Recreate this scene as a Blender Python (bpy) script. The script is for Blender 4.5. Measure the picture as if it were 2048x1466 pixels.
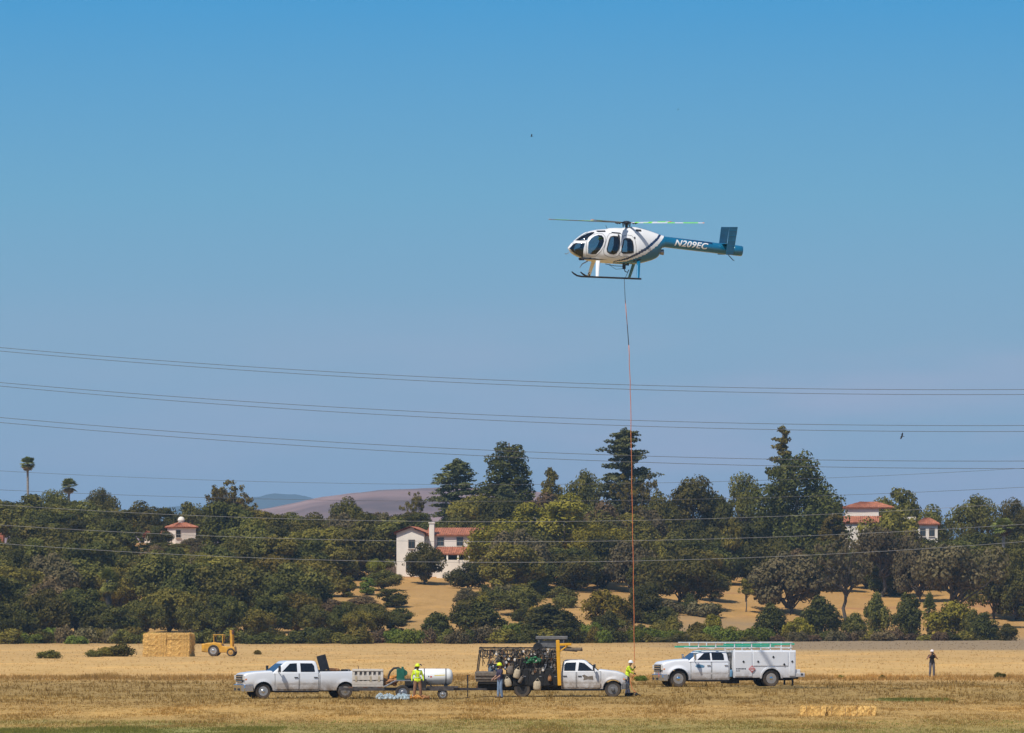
import bpy, bmesh, math, random
import numpy as np
from mathutils import Vector, Matrix, Euler, noise as mnoise

for _o in list(bpy.data.objects): bpy.data.objects.remove(_o)
SC = bpy.context.scene
COL = SC.collection
PI = math.pi
R = math.radians

# ------------------------------------------------------------------ camera, sky, sun, exposure
F = 12300.0      # focal length in photo pixels
HC = 5.0         # camera height above the field
YH = 1205.0      # photo row of the horizon
cd = bpy.data.cameras.new('camera')
cam = bpy.data.objects.new('camera', cd); COL.objects.link(cam)
cam.location = (0, 0, HC); cam.rotation_euler = (R(90), 0, 0)
cd.sensor_width = 36.0; cd.lens = 36.0 * F / 2048.0
cd.shift_y = (YH - 733.0) / 2048.0
cd.clip_start = 1.0; cd.clip_end = 60000.0
SC.camera = cam

SUN_AZ = math.atan2(-0.80, -0.60)      # direction towards the sun, seen from above
SUN_EL = R(55)
wd = bpy.data.worlds.new('World'); SC.world = wd; wd.use_nodes = True
nt = wd.node_tree; nt.nodes.clear()
def wn(t, **k):
    n = nt.nodes.new(t)
    for a, b in k.items(): setattr(n, a, b)
    return n
w_out = wn('ShaderNodeOutputWorld'); w_bg = wn('ShaderNodeBackground')
sky = wn('ShaderNodeTexSky'); sky.sky_type = 'NISHITA'; sky.sun_disc = False
sky.sun_elevation = SUN_EL; sky.sun_rotation = PI / 2 - SUN_AZ
sky.altitude = 50; sky.air_density = 1.0; sky.dust_density = 0.3; sky.ozone_density = 2.0
tc = wn('ShaderNodeTexCoord'); sep = wn('ShaderNodeSeparateXYZ')
nt.links.new(tc.outputs['Generated'], sep.inputs[0])
mr = wn('ShaderNodeMapRange'); mr.inputs['From Min'].default_value = 0.0; mr.inputs['From Max'].default_value = 0.30
nt.links.new(sep.outputs['Z'], mr.inputs['Value'])
rp = wn('ShaderNodeValToRGB')
nt.links.new(mr.outputs[0], rp.inputs[0])
SKY = [(0.0, (0.280, 0.370, 0.490)), (0.07, (0.262, 0.372, 0.505)), (0.14, (0.222, 0.378, 0.515)), (0.22, (0.140, 0.365, 0.540)),
       (0.33, (0.045, 0.290, 0.575)), (0.55, (0.030, 0.235, 0.570)), (1.0, (0.035, 0.170, 0.460))]
while len(rp.color_ramp.elements) < len(SKY): rp.color_ramp.elements.new(0.5)
for e, (p, c) in zip(rp.color_ramp.elements, SKY): e.position = p; e.color = (*c, 1)
# thin lilac cloud veils low over the hills
mp = wn('ShaderNodeMapping'); mp.inputs['Scale'].default_value = (9, 9, 48)
nt.links.new(tc.outputs['Generated'], mp.inputs[0])
nz = wn('ShaderNodeTexNoise'); nz.inputs['Scale'].default_value = 1.6; nz.inputs['Detail'].default_value = 4
nt.links.new(mp.outputs[0], nz.inputs['Vector'])
cr = wn('ShaderNodeMapRange'); cr.inputs['From Min'].default_value = 0.42; cr.inputs['From Max'].default_value = 0.66
nt.links.new(nz.outputs['Fac'], cr.inputs['Value'])
lo = wn('ShaderNodeMapRange'); lo.inputs['From Min'].default_value = 0.052; lo.inputs['From Max'].default_value = 0.022
nt.links.new(sep.outputs['Z'], lo.inputs['Value'])
mm = wn('ShaderNodeMath', operation='MULTIPLY'); nt.links.new(cr.outputs[0], mm.inputs[0]); nt.links.new(lo.outputs[0], mm.inputs[1])
mm2 = wn('ShaderNodeMath', operation='MULTIPLY'); nt.links.new(mm.outputs[0], mm2.inputs[0]); mm2.inputs[1].default_value = 1.0
xr_ = wn('ShaderNodeMapRange'); xr_.inputs['From Min'].default_value = -.06; xr_.inputs['From Max'].default_value = .07; xr_.inputs['To Min'].default_value = .3
nt.links.new(sep.outputs['X'], xr_.inputs['Value']); mm3 = wn('ShaderNodeMath', operation='MULTIPLY'); nt.links.new(mm2.outputs[0], mm3.inputs[0]); nt.links.new(xr_.outputs[0], mm3.inputs[1])
veil = wn('ShaderNodeMixRGB'); nt.links.new(mm3.outputs[0], veil.inputs[0]); nt.links.new(rp.outputs[0], veil.inputs[1])
veil.inputs[2].default_value = (0.42, 0.42, 0.55, 1)
# the graded low sky hands over to the physical sky higher up
sm = wn('ShaderNodeMixRGB', blend_type='MULTIPLY'); sm.inputs[0].default_value = 1.0
nt.links.new(sky.outputs[0], sm.inputs[1]); sm.inputs[2].default_value = (0.10, 0.10, 0.10, 1)
hb = wn('ShaderNodeMapRange'); hb.inputs['From Min'].default_value = 0.12; hb.inputs['From Max'].default_value = 0.55
nt.links.new(sep.outputs['Z'], hb.inputs['Value'])
wm = wn('ShaderNodeMixRGB'); nt.links.new(hb.outputs[0], wm.inputs[0]); nt.links.new(veil.outputs[0], wm.inputs[1]); nt.links.new(sm.outputs[0], wm.inputs[2])
nt.links.new(wm.outputs[0], w_bg.inputs['Color']); w_bg.inputs['Strength'].default_value = 1.0
nt.links.new(w_bg.outputs[0], w_out.inputs[0])

sl = bpy.data.lights.new('sun', 'SUN'); sl.energy = 3.9; sl.angle = R(0.53); sl.color = (1.0, 0.95, 0.87)
so = bpy.data.objects.new('sun', sl); COL.objects.link(so)
sd = Vector((math.cos(SUN_EL) * math.cos(SUN_AZ), math.cos(SUN_EL) * math.sin(SUN_AZ), math.sin(SUN_EL)))
so.rotation_euler = sd.to_track_quat('Z', 'Y').to_euler(); so.location = sd * 400

SC.view_settings.view_transform = 'Standard'; SC.view_settings.look = 'None'
SC.view_settings.exposure = 0.2; SC.view_settings.gamma = 1.0
SC.render.engine = 'CYCLES'
SC.cycles.use_denoising = True
SC.cycles.max_bounces = 6; SC.cycles.diffuse_bounces = 2; SC.cycles.glossy_bounces = 2
SC.cycles.transmission_bounces = 4; SC.cycles.transparent_max_bounces = 12; SC.cycles.volume_bounces = 0
SC.cycles.sample_clamp_indirect = 6.0

# ------------------------------------------------------------------ helpers
def ss(t):
    t = max(0.0, min(1.0, t)); return t * t * (3 - 2 * t)
def interp(x, pts):
    if x <= pts[0][0]: return pts[0][1]
    for (a, b), (c, d) in zip(pts, pts[1:]):
        if x <= c: return b + (d - b) * (x - a) / (c - a)
    return pts[-1][1]
def hash2(i, j): return ((math.sin(i * 127.1 + j * 311.7) * 43758.5453) % 1.0)

def tag(o, label=None, cat=None, group=None, kind=None):
    if label: o['label'] = label
    if cat: o['category'] = cat
    if group: o['group'] = group
    if kind: o['kind'] = kind
    return o
def empty(name, loc=(0, 0, 0), rz=0.0):
    o = bpy.data.objects.new(name, None); COL.objects.link(o)
    o.empty_display_size = 0.3; o.location = loc; o.rotation_euler = (0, 0, rz); return o
def copy_tree(o, parent=None):
    c = o.copy(); COL.objects.link(c); c.parent = parent
    for ch in o.children: copy_tree(ch, c)
    return c

class MB:
    """collects shapes; build() links them as one mesh object"""
    def __init__(s): s.v = []; s.f = []; s.m = []
    def add(s, vs, fs, mi=0):
        n = len(s.v); s.v += [tuple(p) for p in vs]
        s.f += [tuple(i + n for i in f) for f in fs]; s.m += [mi] * len(fs); return s
    def box(s, c, d, rot=(0, 0, 0), mi=0):
        M = Euler(rot).to_matrix(); c = Vector(c)
        vs = [c + M @ Vector((x * d[0] / 2, y * d[1] / 2, z * d[2] / 2)) for x in (-1, 1) for y in (-1, 1) for z in (-1, 1)]
        return s.add(vs, [(0, 1, 3, 2), (4, 6, 7, 5), (0, 4, 5, 1), (2, 3, 7, 6), (0, 2, 6, 4), (1, 5, 7, 3)], mi)
    def bar(s, a, b, w, h, mi=0):
        a = Vector(a); b = Vector(b); d = b - a
        q = d.to_track_quat('X', 'Z').to_matrix()
        L = d.length; c = (a + b) / 2
        vs = [c + q @ Vector((x * L / 2, y * w / 2, z * h / 2)) for x in (-1, 1) for y in (-1, 1) for z in (-1, 1)]
        return s.add(vs, [(0, 1, 3, 2), (4, 6, 7, 5), (0, 4, 5, 1), (2, 3, 7, 6), (0, 2, 6, 4), (1, 5, 7, 3)], mi)
    def tube(s, path, r, n=8, mi=0, cap=True):
        P = [Vector(p) for p in path]; k = len(P)
        rs = r if isinstance(r, (list, tuple)) else [r] * k
        vs = []; fs = []; ref = None
        for i, p in enumerate(P):
            d = (P[min(i + 1, k - 1)] - P[max(i - 1, 0)])
            if d.length < 1e-9: d = Vector((0, 0, 1))
            d.normalize()
            if ref is None: ref = Vector((0, 0, 1)) if abs(d.z) < .9 else Vector((1, 0, 0))
            u = d.cross(ref)
            if u.length < 1e-4: u = d.orthogonal()
            u.normalize(); w = u.cross(d); ref = w
            for j in range(n):
                a = 2 * PI * j / n
                vs.append(p + (u * math.cos(a) + w * math.sin(a)) * rs[i])
        for i in range(k - 1):
            for j in range(n):
                fs.append((i * n + j, i * n + (j + 1) % n, (i + 1) * n + (j + 1) % n, (i + 1) * n + j))
        if cap: fs += [tuple(range(n - 1, -1, -1)), tuple((k - 1) * n + j for j in range(n))]
        return s.add(vs, fs, mi)
    def loft(s, rings, closed=True, cap0=True, cap1=True, mi=0):
        n = len(rings[0]); vs = [p for r in rings for p in r]; fs = []
        for i in range(len(rings) - 1):
            for j in range(n if closed else n - 1):
                fs.append((i * n + j, i * n + (j + 1) % n, (i + 1) * n + (j + 1) % n, (i + 1) * n + j))
        if cap0: fs.append(tuple(range(n - 1, -1, -1)))
        if cap1: fs.append(tuple((len(rings) - 1) * n + j for j in range(n)))
        return s.add(vs, fs, mi)
    def lathe(s, prof, c=(0, 0, 0), axis='Y', n=24, mi=0):
        """prof: (radius, along) points"""
        rings = []
        for r, h in prof:
            ring = []
            for j in range(n):
                a = 2 * PI * j / n; u, w = r * math.cos(a), r * math.sin(a)
                ring.append({'Y': (c[0] + u, c[1] + h, c[2] + w), 'Z': (c[0] + u, c[1] + w, c[2] + h), 'X': (c[0] + h, c[1] + u, c[2] + w)}[axis])
            rings.append(ring)
        return s.loft(rings, True, prof[0][0] > 1e-5, prof[-1][0] > 1e-5, mi)
    def ball(s, c, r, n=12, m=8, mi=0):
        r = r if isinstance(r, (tuple, list)) else (r, r, r)
        rings = []
        for i in range(m + 1):
            t = -PI / 2 + PI * (0.02 + .96 * i / m)
            rings.append([(c[0] + r[0] * math.cos(t) * math.cos(2 * PI * j / n), c[1] + r[1] * math.cos(t) * math.sin(2 * PI * j / n), c[2] + r[2] * math.sin(t)) for j in range(n)])
        return s.loft(rings, True, True, True, mi)
    def prism(s, pts, h, f, mi=0):
        """outline pts (u, v) -> f(u, v, k) at k = 0 and k = h"""
        n = len(pts)
        vs = [f(u, v, 0.0) for u, v in pts] + [f(u, v, h) for u, v in pts]
        fs = [tuple(range(n)), tuple(range(2 * n - 1, n - 1, -1))]
        fs += [(j, n + j, n + (j + 1) % n, (j + 1) % n) for j in range(n)]
        return s.add(vs, fs, mi)
    def patch(s, poly, surf, h=.012, rings=5, sub=3, mi=0):
        """a curved plate: outline (u, v), surf(u, v, k) with k the standing height over the surface"""
        pts = []
        for (a, b), (c, d) in zip(poly, poly[1:] + poly[:1]):
            for q in range(sub): pts.append((a + (c - a) * q / sub, b + (d - b) * q / sub))
        cx = sum(p[0] for p in pts) / len(pts); cy = sum(p[1] for p in pts) / len(pts)
        n = len(pts); vs = [surf(cx, cy, h)]; fs = []
        for k in range(1, rings + 1):
            t = k / rings
            vs += [surf(cx + (u - cx) * t, cy + (v - cy) * t, h) for u, v in pts]
        vs += [surf(u, v, -.02) for u, v in pts]
        for j in range(n): fs.append((0, 1 + j, 1 + (j + 1) % n))
        for k in range(rings):
            for j in range(n):
                fs.append((1 + k * n + j, 1 + (k + 1) * n + j, 1 + (k + 1) * n + (j + 1) % n, 1 + k * n + (j + 1) % n))
        return s.add(vs, fs, mi)
    def build(s, name, mat, parent=None, smooth=35, bevel=0.0, seg=2):
        me = bpy.data.meshes.new(name); me.from_pydata(s.v, [], s.f)
        mats = mat if isinstance(mat, (list, tuple)) else [mat]
        for m in mats: me.materials.append(M[m] if isinstance(m, str) else m)
        if len(mats) > 1: me.polygons.foreach_set('material_index', s.m)
        bm = bmesh.new(); bm.from_mesh(me)
        bmesh.ops.recalc_face_normals(bm, faces=bm.faces); bm.to_mesh(me); bm.free()
        if smooth:
            me.shade_smooth()
            if smooth < 179: me.set_sharp_from_angle(angle=R(smooth))
        o = bpy.data.objects.new(name, me); COL.objects.link(o); o.parent = parent
        if bevel:
            b = o.modifiers.new('bevel', 'BEVEL'); b.width = bevel; b.segments = seg; b.limit_method = 'ANGLE'; b.angle_limit = R(40)
        return o

# ------------------------------------------------------------------ materials
M = {}
def newmat(name):
    m = bpy.data.materials.new(name); m.use_nodes = True; M[name] = m
    return m, m.node_tree, m.node_tree.nodes['Principled BSDF']
def plain(name, c, rough=.5, metal=0.0, var=.12, scale=6.0, spec=None, dirt=None, bump=0.0, coat=0.0, objvar=0.0):
    """base colour with a noisy variation; dirt = (colour, z0, z1, strength) lies low on the thing in its own coordinates"""
    m, t, b = newmat(name)
    b.inputs['Roughness'].default_value = rough; b.inputs['Metallic'].default_value = metal
    if spec is not None: b.inputs['Specular IOR Level'].default_value = spec
    if coat: b.inputs['Coat Weight'].default_value = coat; b.inputs['Coat Roughness'].default_value = .08
    co = t.nodes.new('ShaderNodeTexCoord')
    n = t.nodes.new('ShaderNodeTexNoise'); n.inputs['Scale'].default_value = scale; n.inputs['Detail'].default_value = 5
    t.links.new(co.outputs['Object'], n.inputs['Vector'])
    r = t.nodes.new('ShaderNodeValToRGB'); t.links.new(n.outputs['Fac'], r.inputs[0])
    if objvar:
        oi = t.nodes.new('ShaderNodeObjectInfo'); a4 = t.nodes.new('ShaderNodeMath'); a4.operation = 'MULTIPLY_ADD'; t.links.new(oi.outputs['Random'], a4.inputs[0]); a4.inputs[1].default_value = objvar; t.links.new(n.outputs['Fac'], a4.inputs[2]); t.links.new(a4.outputs[0], r.inputs[0])
    r.color_ramp.elements[0].position = .3; r.color_ramp.elements[1].position = .7
    r.color_ramp.elements[0].color = (*[x * (1 - var) for x in c], 1); r.color_ramp.elements[1].color = (*[min(1, x * (1 + var)) for x in c], 1)
    out = r.outputs[0]
    if dirt:
        dc, z0, z1, st = dirt
        sp = t.nodes.new('ShaderNodeSeparateXYZ'); t.links.new(co.outputs['Object'], sp.inputs[0])
        mrr = t.nodes.new('ShaderNodeMapRange'); mrr.inputs['From Min'].default_value = z1; mrr.inputs['From Max'].default_value = z0
        t.links.new(sp.outputs['Z'], mrr.inputs['Value'])
        n2 = t.nodes.new('ShaderNodeTexNoise'); n2.inputs['Scale'].default_value = 3.5; n2.inputs['Detail'].default_value = 6; n2.inputs['Roughness'].default_value = .7
        t.links.new(co.outputs['Object'], n2.inputs['Vector'])
        ad = t.nodes.new('ShaderNodeMath'); ad.operation = 'MULTIPLY_ADD'; ad.use_clamp = True
        t.links.new(n2.outputs['Fac'], ad.inputs[0]); ad.inputs[1].default_value = 2.4; ad.inputs[2].default_value = -.45
        mu = t.nodes.new('ShaderNodeMath'); mu.operation = 'MULTIPLY'; t.links.new(mrr.outputs[0], mu.inputs[0]); t.links.new(ad.outputs[0], mu.inputs[1])
        mu2 = t.nodes.new('ShaderNodeMath'); mu2.operation = 'MULTIPLY'; t.links.new(mu.outputs[0], mu2.inputs[0]); mu2.inputs[1].default_value = st
        mx = t.nodes.new('ShaderNodeMixRGB'); t.links.new(mu2.outputs[0], mx.inputs[0]); t.links.new(out, mx.inputs[1]); mx.inputs[2].default_value = (*dc, 1)
        out = mx.outputs[0]
    t.links.new(out, b.inputs['Base Color'])
    if bump:
        bp = t.nodes.new('ShaderNodeBump'); bp.inputs['Strength'].default_value = bump; bp.inputs['Distance'].default_value = .02
        t.links.new(n.outputs['Fac'], bp.inputs['Height']); t.links.new(bp.outputs[0], b.inputs['Normal'])
    return m
DIRT = (.20, .13, .07)
plain('pickup_white', (.76, .77, .78), .28, 0, .02, 2, dirt=(DIRT, .38, 1.02, 1.0), coat=.6)
plain('ram_white', (.72, .72, .72), .35, 0, .03, 2, dirt=(DIRT, .40, 1.5, 1.0), coat=.4)
plain('service_white', (.78, .79, .81), .32, 0, .03, 2, dirt=(DIRT, .36, 1.0, .85), coat=.4)
plain('chrome', (.62, .63, .65), .14, 1.0, .05)
plain('dull_steel', (.30, .30, .31), .45, .8, .2)
plain('alloy', (.55, .54, .52), .35, .8, .25, 12)
plain('tyre', (.030, .027, .024), .85, 0, .3, 9, dirt=((.13, .09, .055), -.5, .6, .75))
plain('black_plastic', (.016, .016, .018), .55, 0, .25)
plain('underbody', (.012, .011, .010), .9, 0, .3)
plain('black_metal', (.020, .020, .022), .5, .2, .4, 5)
plain('dirty_black', (.022, .020, .018), .7, .1, .5, 4)
plain('grey_metal', (.17, .165, .16), .55, .3, .3, 5)
plain('rust', (.16, .075, .035), .85, .1, .5, 7, bump=.4)
plain('trailer_steel', (.075, .065, .06), .7, .3, .5, 5)
plain('lamp_glass', (.65, .62, .56), .15, 0, .1, spec=.8)
plain('amber', (.75, .25, .05), .3, 0, .1)
plain('red_lens', (.45, .03, .02), .3, 0, .1)
plain('boom_yellow', (.72, .36, .015), .45, 0, .12, 3)
plain('loader_yellow', (.66, .34, .03), .5, 0, .2, 3, dirt=((.25, .17, .09), 0, .8, .6))
plain('canvas', (.46, .38, .26), .9, 0, .22, 9, bump=.5)
plain('canvas_dark', (.16, .13, .10), .9, 0, .3, 9, bump=.5)
plain('green_tarp', (.02, .13, .05), .6, 0, .5, 9)
plain('pump_green', (.015, .12, .075), .45, 0, .2)
plain('tank_white', (.80, .80, .76), .4, 0, .04, 2, dirt=((.40, .36, .26), -.45, -.05, .8), coat=.3)
plain('mark_yellow', (.75, .55, .03), .5, 0, .08)
plain('mark_red', (.55, .05, .04), .5, 0, .08)
plain('mark_dark', (.05, .05, .06), .5, 0, .08)
plain('mark_blue', (.10, .22, .34), .5, 0, .1)
plain('crate_grey', (.62, .57, .50), .75, 0, .14, 4, dirt=(DIRT, -.1, .9, .5))
plain('crate_dark', (.20, .185, .17), .8, 0, .2, 6)
plain('bundle_brown', (.34, .16, .06), .9, 0, .4, 8, bump=.6)
plain('bundle_orange', (.55, .24, .05), .9, 0, .3, 8, bump=.6)
plain('insulator_glass', (.42, .50, .52), .08, 0, .45, 20, spec=1.0)
plain('insulator_cap', (.55, .56, .56), .35, .7, .2)
plain('ladder_green', (.02, .42, .26), .5, 0, .15, 4)
plain('rack_white', (.75, .76, .76), .4, 0, .06)
plain('hose', (.045, .04, .036), .7, 0, .4)
plain('rope_dark', (.05, .045, .04), .8, 0, .4, 15)
plain('rope_orange', (.60, .18, .06), .8, 0, .25, 20)
plain('wood_tan', (.42, .28, .14), .85, 0, .3, 5)
plain('cooler_blue', (.20, .28, .34), .5, 0, .15)
plain('conductor', (.10, .10, .105), .5, .2, .05)
# people
plain('hivis', (.62, .78, .02), .75, 0, .08, 9)
plain('reflective_tape', (.50, .53, .42), .4, 0, .1)
plain('helmet_lime', (.68, .80, .01), .35, 0, .05)
plain('helmet_white', (.82, .82, .82), .35, 0, .05)
plain('skin', (.36, .19, .12), .6, 0, .08, 20)
plain('skin_dark', (.14, .075, .05), .6, 0, .08, 20)
plain('chaps_brown', (.24, .12, .06), .85, 0, .25, 8)
plain('boot', (.06, .035, .02), .7, 0, .2)
plain('glove', (.02, .02, .022), .7, 0, .2)
plain('jeans', (.17, .24, .35), .85, 0, .25, 7)
plain('navy_shirt', (.045, .035, .07), .85, 0, .2, 7)
plain('black_shirt', (.010, .009, .014), .85, 0, .2, 7)
plain('grey_trousers', (.10, .095, .11), .85, 0, .25, 7)
plain('hair', (.03, .02, .015), .7, 0, .2)
plain('cap_pale', (.75, .66, .63), .8, 0, .05)
plain('blue_trousers', (.05, .06, .10), .85, 0, .2)
plain('bird_black', (.012, .011, .012), .7, 0, .2)
# helicopter
plain('heli_white', (.80, .80, .80), .25, 0, .01, 2, coat=.7)
plain('heli_teal', (.004, .150, .29), .25, .15, .06, 2, coat=.8)
plain('fin_teal', (.004, .085, .17), .3, .1, .15, 4, coat=.6)
plain('heli_navy', (.012, .035, .10), .28, 0, .05, 2, coat=.8)
plain('heli_interior', (.035, .035, .042), .8, 0, .2)
plain('blade_dark', (.05, .05, .052), .5, 0, .1)
plain('blade_green', (.22, .72, .03), .45, 0, .03)
plain('blade_orange', (.80, .34, .14), .45, 0, .03)
# buildings
plain('stucco', (.80, .72, .61), .9, 0, .07, .9, bump=.2)
plain('stucco_red', (.40, .14, .08), .9, 0, .12, .9)
plain('roof_tile', (.36, .13, .068), .85, 0, .38, 1.8)
plain('window_dark', (.03, .04, .045), .12, 0, .1, spec=.8)
plain('wood_dark', (.09, .06, .04), .8, 0, .2)
plain('straw', (.56, .35, .11), .95, 0, .38, 5, bump=.9, objvar=.3)
plain('straw_loose', (.64, .42, .14), .95, 0, .25, 4)

def glass(name, tint, rough=.03, opac=.35):
    m, t, b = newmat(name); t.nodes.remove(b)
    o = t.nodes['Material Output']
    tr = t.nodes.new('ShaderNodeBsdfTransparent'); tr.inputs[0].default_value = (*tint, 1)
    gl = t.nodes.new('ShaderNodeBsdfGlossy'); gl.inputs['Roughness'].default_value = rough; gl.inputs[0].default_value = (.9, .95, 1, 1)
    fr = t.nodes.new('ShaderNodeFresnel'); fr.inputs[0].default_value = 1.5
    a = t.nodes.new('ShaderNodeMath'); a.operation = 'MULTIPLY_ADD'; t.links.new(fr.outputs[0], a.inputs[0]); a.inputs[1].default_value = 1.0; a.inputs[2].default_value = opac
    x = t.nodes.new('ShaderNodeMixShader'); t.links.new(a.outputs[0], x.inputs[0]); t.links.new(tr.outputs[0], x.inputs[1]); t.links.new(gl.outputs[0], x.inputs[2])
    t.links.new(x.outputs[0], o.inputs[0]); return m
glass('canopy_glass', (.46, .54, .58), .03, .03)
m_, t_, b_ = newmat('tinted_glass')
b_.inputs['Base Color'].default_value = (.008, .010, .014, 1); b_.inputs['Roughness'].default_value = .06; b_.inputs['Specular IOR Level'].default_value = .55
m_, t_, b_ = newmat('windscreen_glass')
b_.inputs['Base Color'].default_value = (.012, .03, .05, 1); b_.inputs['Roughness'].default_value = .04; b_.inputs['Specular IOR Level'].default_value = .9

# white outside, dark trim inside (a real two-sided skin)
def two_sided(name, outer):
    m = M[outer].copy(); m.name = name; M[name] = m; t = m.node_tree
    o = t.nodes['Material Output']; b = t.nodes['Principled BSDF']
    d = t.nodes.new('ShaderNodeBsdfDiffuse'); d.inputs[0].default_value = (.03, .03, .036, 1)
    g = t.nodes.new('ShaderNodeNewGeometry'); x = t.nodes.new('ShaderNodeMixShader')
    t.links.new(g.outputs['Backfacing'], x.inputs[0]); t.links.new(b.outputs[0], x.inputs[1]); t.links.new(d.outputs[0], x.inputs[2])
    t.links.new(x.outputs[0], o.inputs[0])
for q in ('white', 'teal', 'navy'): two_sided('heli_skin_' + q, 'heli_' + q)

def leafmat(name, c0, c1, c2, scale=.55, trans=.22):
    m, t, b = newmat(name); t.nodes.remove(b)
    o = t.nodes['Material Output']
    co = t.nodes.new('ShaderNodeTexCoord'); oi = t.nodes.new('ShaderNodeObjectInfo')
    ad = t.nodes.new('ShaderNodeVectorMath'); ad.operation = 'ADD'
    sc = t.nodes.new('ShaderNodeVectorMath'); sc.operation = 'SCALE'; sc.inputs['Scale'].default_value = 37.0
    cmb = t.nodes.new('ShaderNodeCombineXYZ'); t.links.new(oi.outputs['Random'], cmb.inputs[0]); t.links.new(oi.outputs['Random'], cmb.inputs[1])
    t.links.new(cmb.outputs[0], sc.inputs[0]); t.links.new(co.outputs['Object'], ad.inputs[0]); t.links.new(sc.outputs[0], ad.inputs[1])
    n = t.nodes.new('ShaderNodeTexNoise'); n.inputs['Scale'].default_value = scale; n.inputs['Detail'].default_value = 6; n.inputs['Roughness'].default_value = .75
    t.links.new(ad.outputs[0], n.inputs['Vector'])
    r = t.nodes.new('ShaderNodeValToRGB'); t.links.new(n.outputs['Fac'], r.inputs[0])
    e = r.color_ramp.elements; e[0].position = .32; e[1].position = .70
    e[0].color = (*c0, 1); e[1].color = (*c2, 1); q = e.new(.5); q.color = (*c1, 1)
    hs = t.nodes.new('ShaderNodeHueSaturation'); t.links.new(r.outputs[0], hs.inputs['Color'])
    v = t.nodes.new('ShaderNodeMapRange'); v.inputs['To Min'].default_value = .75; v.inputs['To Max'].default_value = 1.25
    t.links.new(oi.outputs['Random'], v.inputs['Value']); t.links.new(v.outputs[0], hs.inputs['Value'])
    h = t.nodes.new('ShaderNodeMapRange'); h.inputs['To Min'].default_value = .485; h.inputs['To Max'].default_value = .515
    t.links.new(oi.outputs['Random'], h.inputs['Value']); t.links.new(h.outputs[0], hs.inputs['Hue'])
    d = t.nodes.new('ShaderNodeBsdfDiffuse'); tr = t.nodes.new('ShaderNodeBsdfTranslucent')
    t.links.new(hs.outputs[0], d.inputs[0]); t.links.new(hs.outputs[0], tr.inputs[0])
    x = t.nodes.new('ShaderNodeMixShader'); x.inputs[0].default_value = trans
    t.links.new(d.outputs[0], x.inputs[1]); t.links.new(tr.outputs[0], x.inputs[2]); t.links.new(x.outputs[0], o.inputs[0])
    return m
leafmat('leaf_dark', (0.042, 0.043, 0.014), (0.084, 0.083, 0.023), (0.181, 0.155, 0.039))
leafmat('leaf_oak', (0.060, 0.058, 0.017), (0.128, 0.117, 0.030), (0.258, 0.207, 0.052))
leafmat('leaf_olive', (0.082, 0.068, 0.017), (0.170, 0.137, 0.030), (0.326, 0.246, 0.053))
leafmat('leaf_grey', (0.091, 0.080, 0.038), (0.158, 0.128, 0.060), (0.242, 0.185, 0.090))
leafmat('leaf_brown', (0.117, 0.078, 0.040), (0.182, 0.124, 0.062), (0.247, 0.171, 0.083))
leafmat('leaf_yellow', (.120, .115, .022), (.190, .175, .030), (.260, .235, .050))
leafmat('leaf_lime', (.090, .110, .020), (.150, .175, .030), (.220, .240, .045))
leafmat('leaf_euc', (0.077, 0.065, 0.012), (0.196, 0.157, 0.023), (0.404, 0.293, 0.048))
leafmat('leaf_pine', (0.044, 0.053, 0.015), (0.104, 0.113, 0.030), (0.233, 0.213, 0.052))
leafmat('leaf_cedar', (0.048, 0.055, 0.025), (0.112, 0.114, 0.046), (0.233, 0.213, 0.075))
leafmat('frond_dead', (.18, .12, .045), (.28, .19, .07), (.36, .26, .10))
leafmat('frond_green', (.11, .13, .03), (.19, .20, .045), (.30, .27, .07))
plain('bark', (.085, .070, .055), .95, 0, .3, 3, bump=.6)
plain('bark_pale', (.26, .23, .20), .95, 0, .3, 3, bump=.6)
# ------------------------------------------------------------------ terrain
def hill_edge(x): return 752 + 62 * ss((x + 12) / 70)
def fbm(x, y, s): return mnoise.fractal(Vector((x / s, y / s, 3.1)), 1.0, 2.0, 4)
def terrain(x, y):
    z = .29 * math.exp(-((x - 12) / 17) ** 2 - ((y - 350) / 17) ** 2)
    e = hill_edge(x)
    if y > e - 30:
        t = y - e
        h = 7.7 * ss(t / 125) + 6.2 * ss((t - 100) / 112)
        h -= 17 * ss((t - 420) / 700)
        h += ss(t / 60) * fbm(x, y, 46) * 1.1
        z += h
    return z
def gy(py): return F * HC / (py - YH)                        # distance of a field point seen at photo row py
def gx(px, D): return (px - 1024) / F * D
def zz(py, D): return HC + (YH - py) / F * D

def grid_mesh(name, xs, ys, zf, mat, kind='structure'):
    vs = [(x, y, zf(x, y)) for y in ys for x in xs]; n = len(xs)
    fs = [(j * n + i, j * n + i + 1, (j + 1) * n + i + 1, (j + 1) * n + i) for j in range(len(ys) - 1) for i in range(n - 1)]
    me = bpy.data.meshes.new(name); me.from_pydata(vs, [], fs); me.materials.append(M[mat]); me.shade_smooth()
    o = bpy.data.objects.new(name, me); COL.objects.link(o); tag(o, kind=kind); return o

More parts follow.
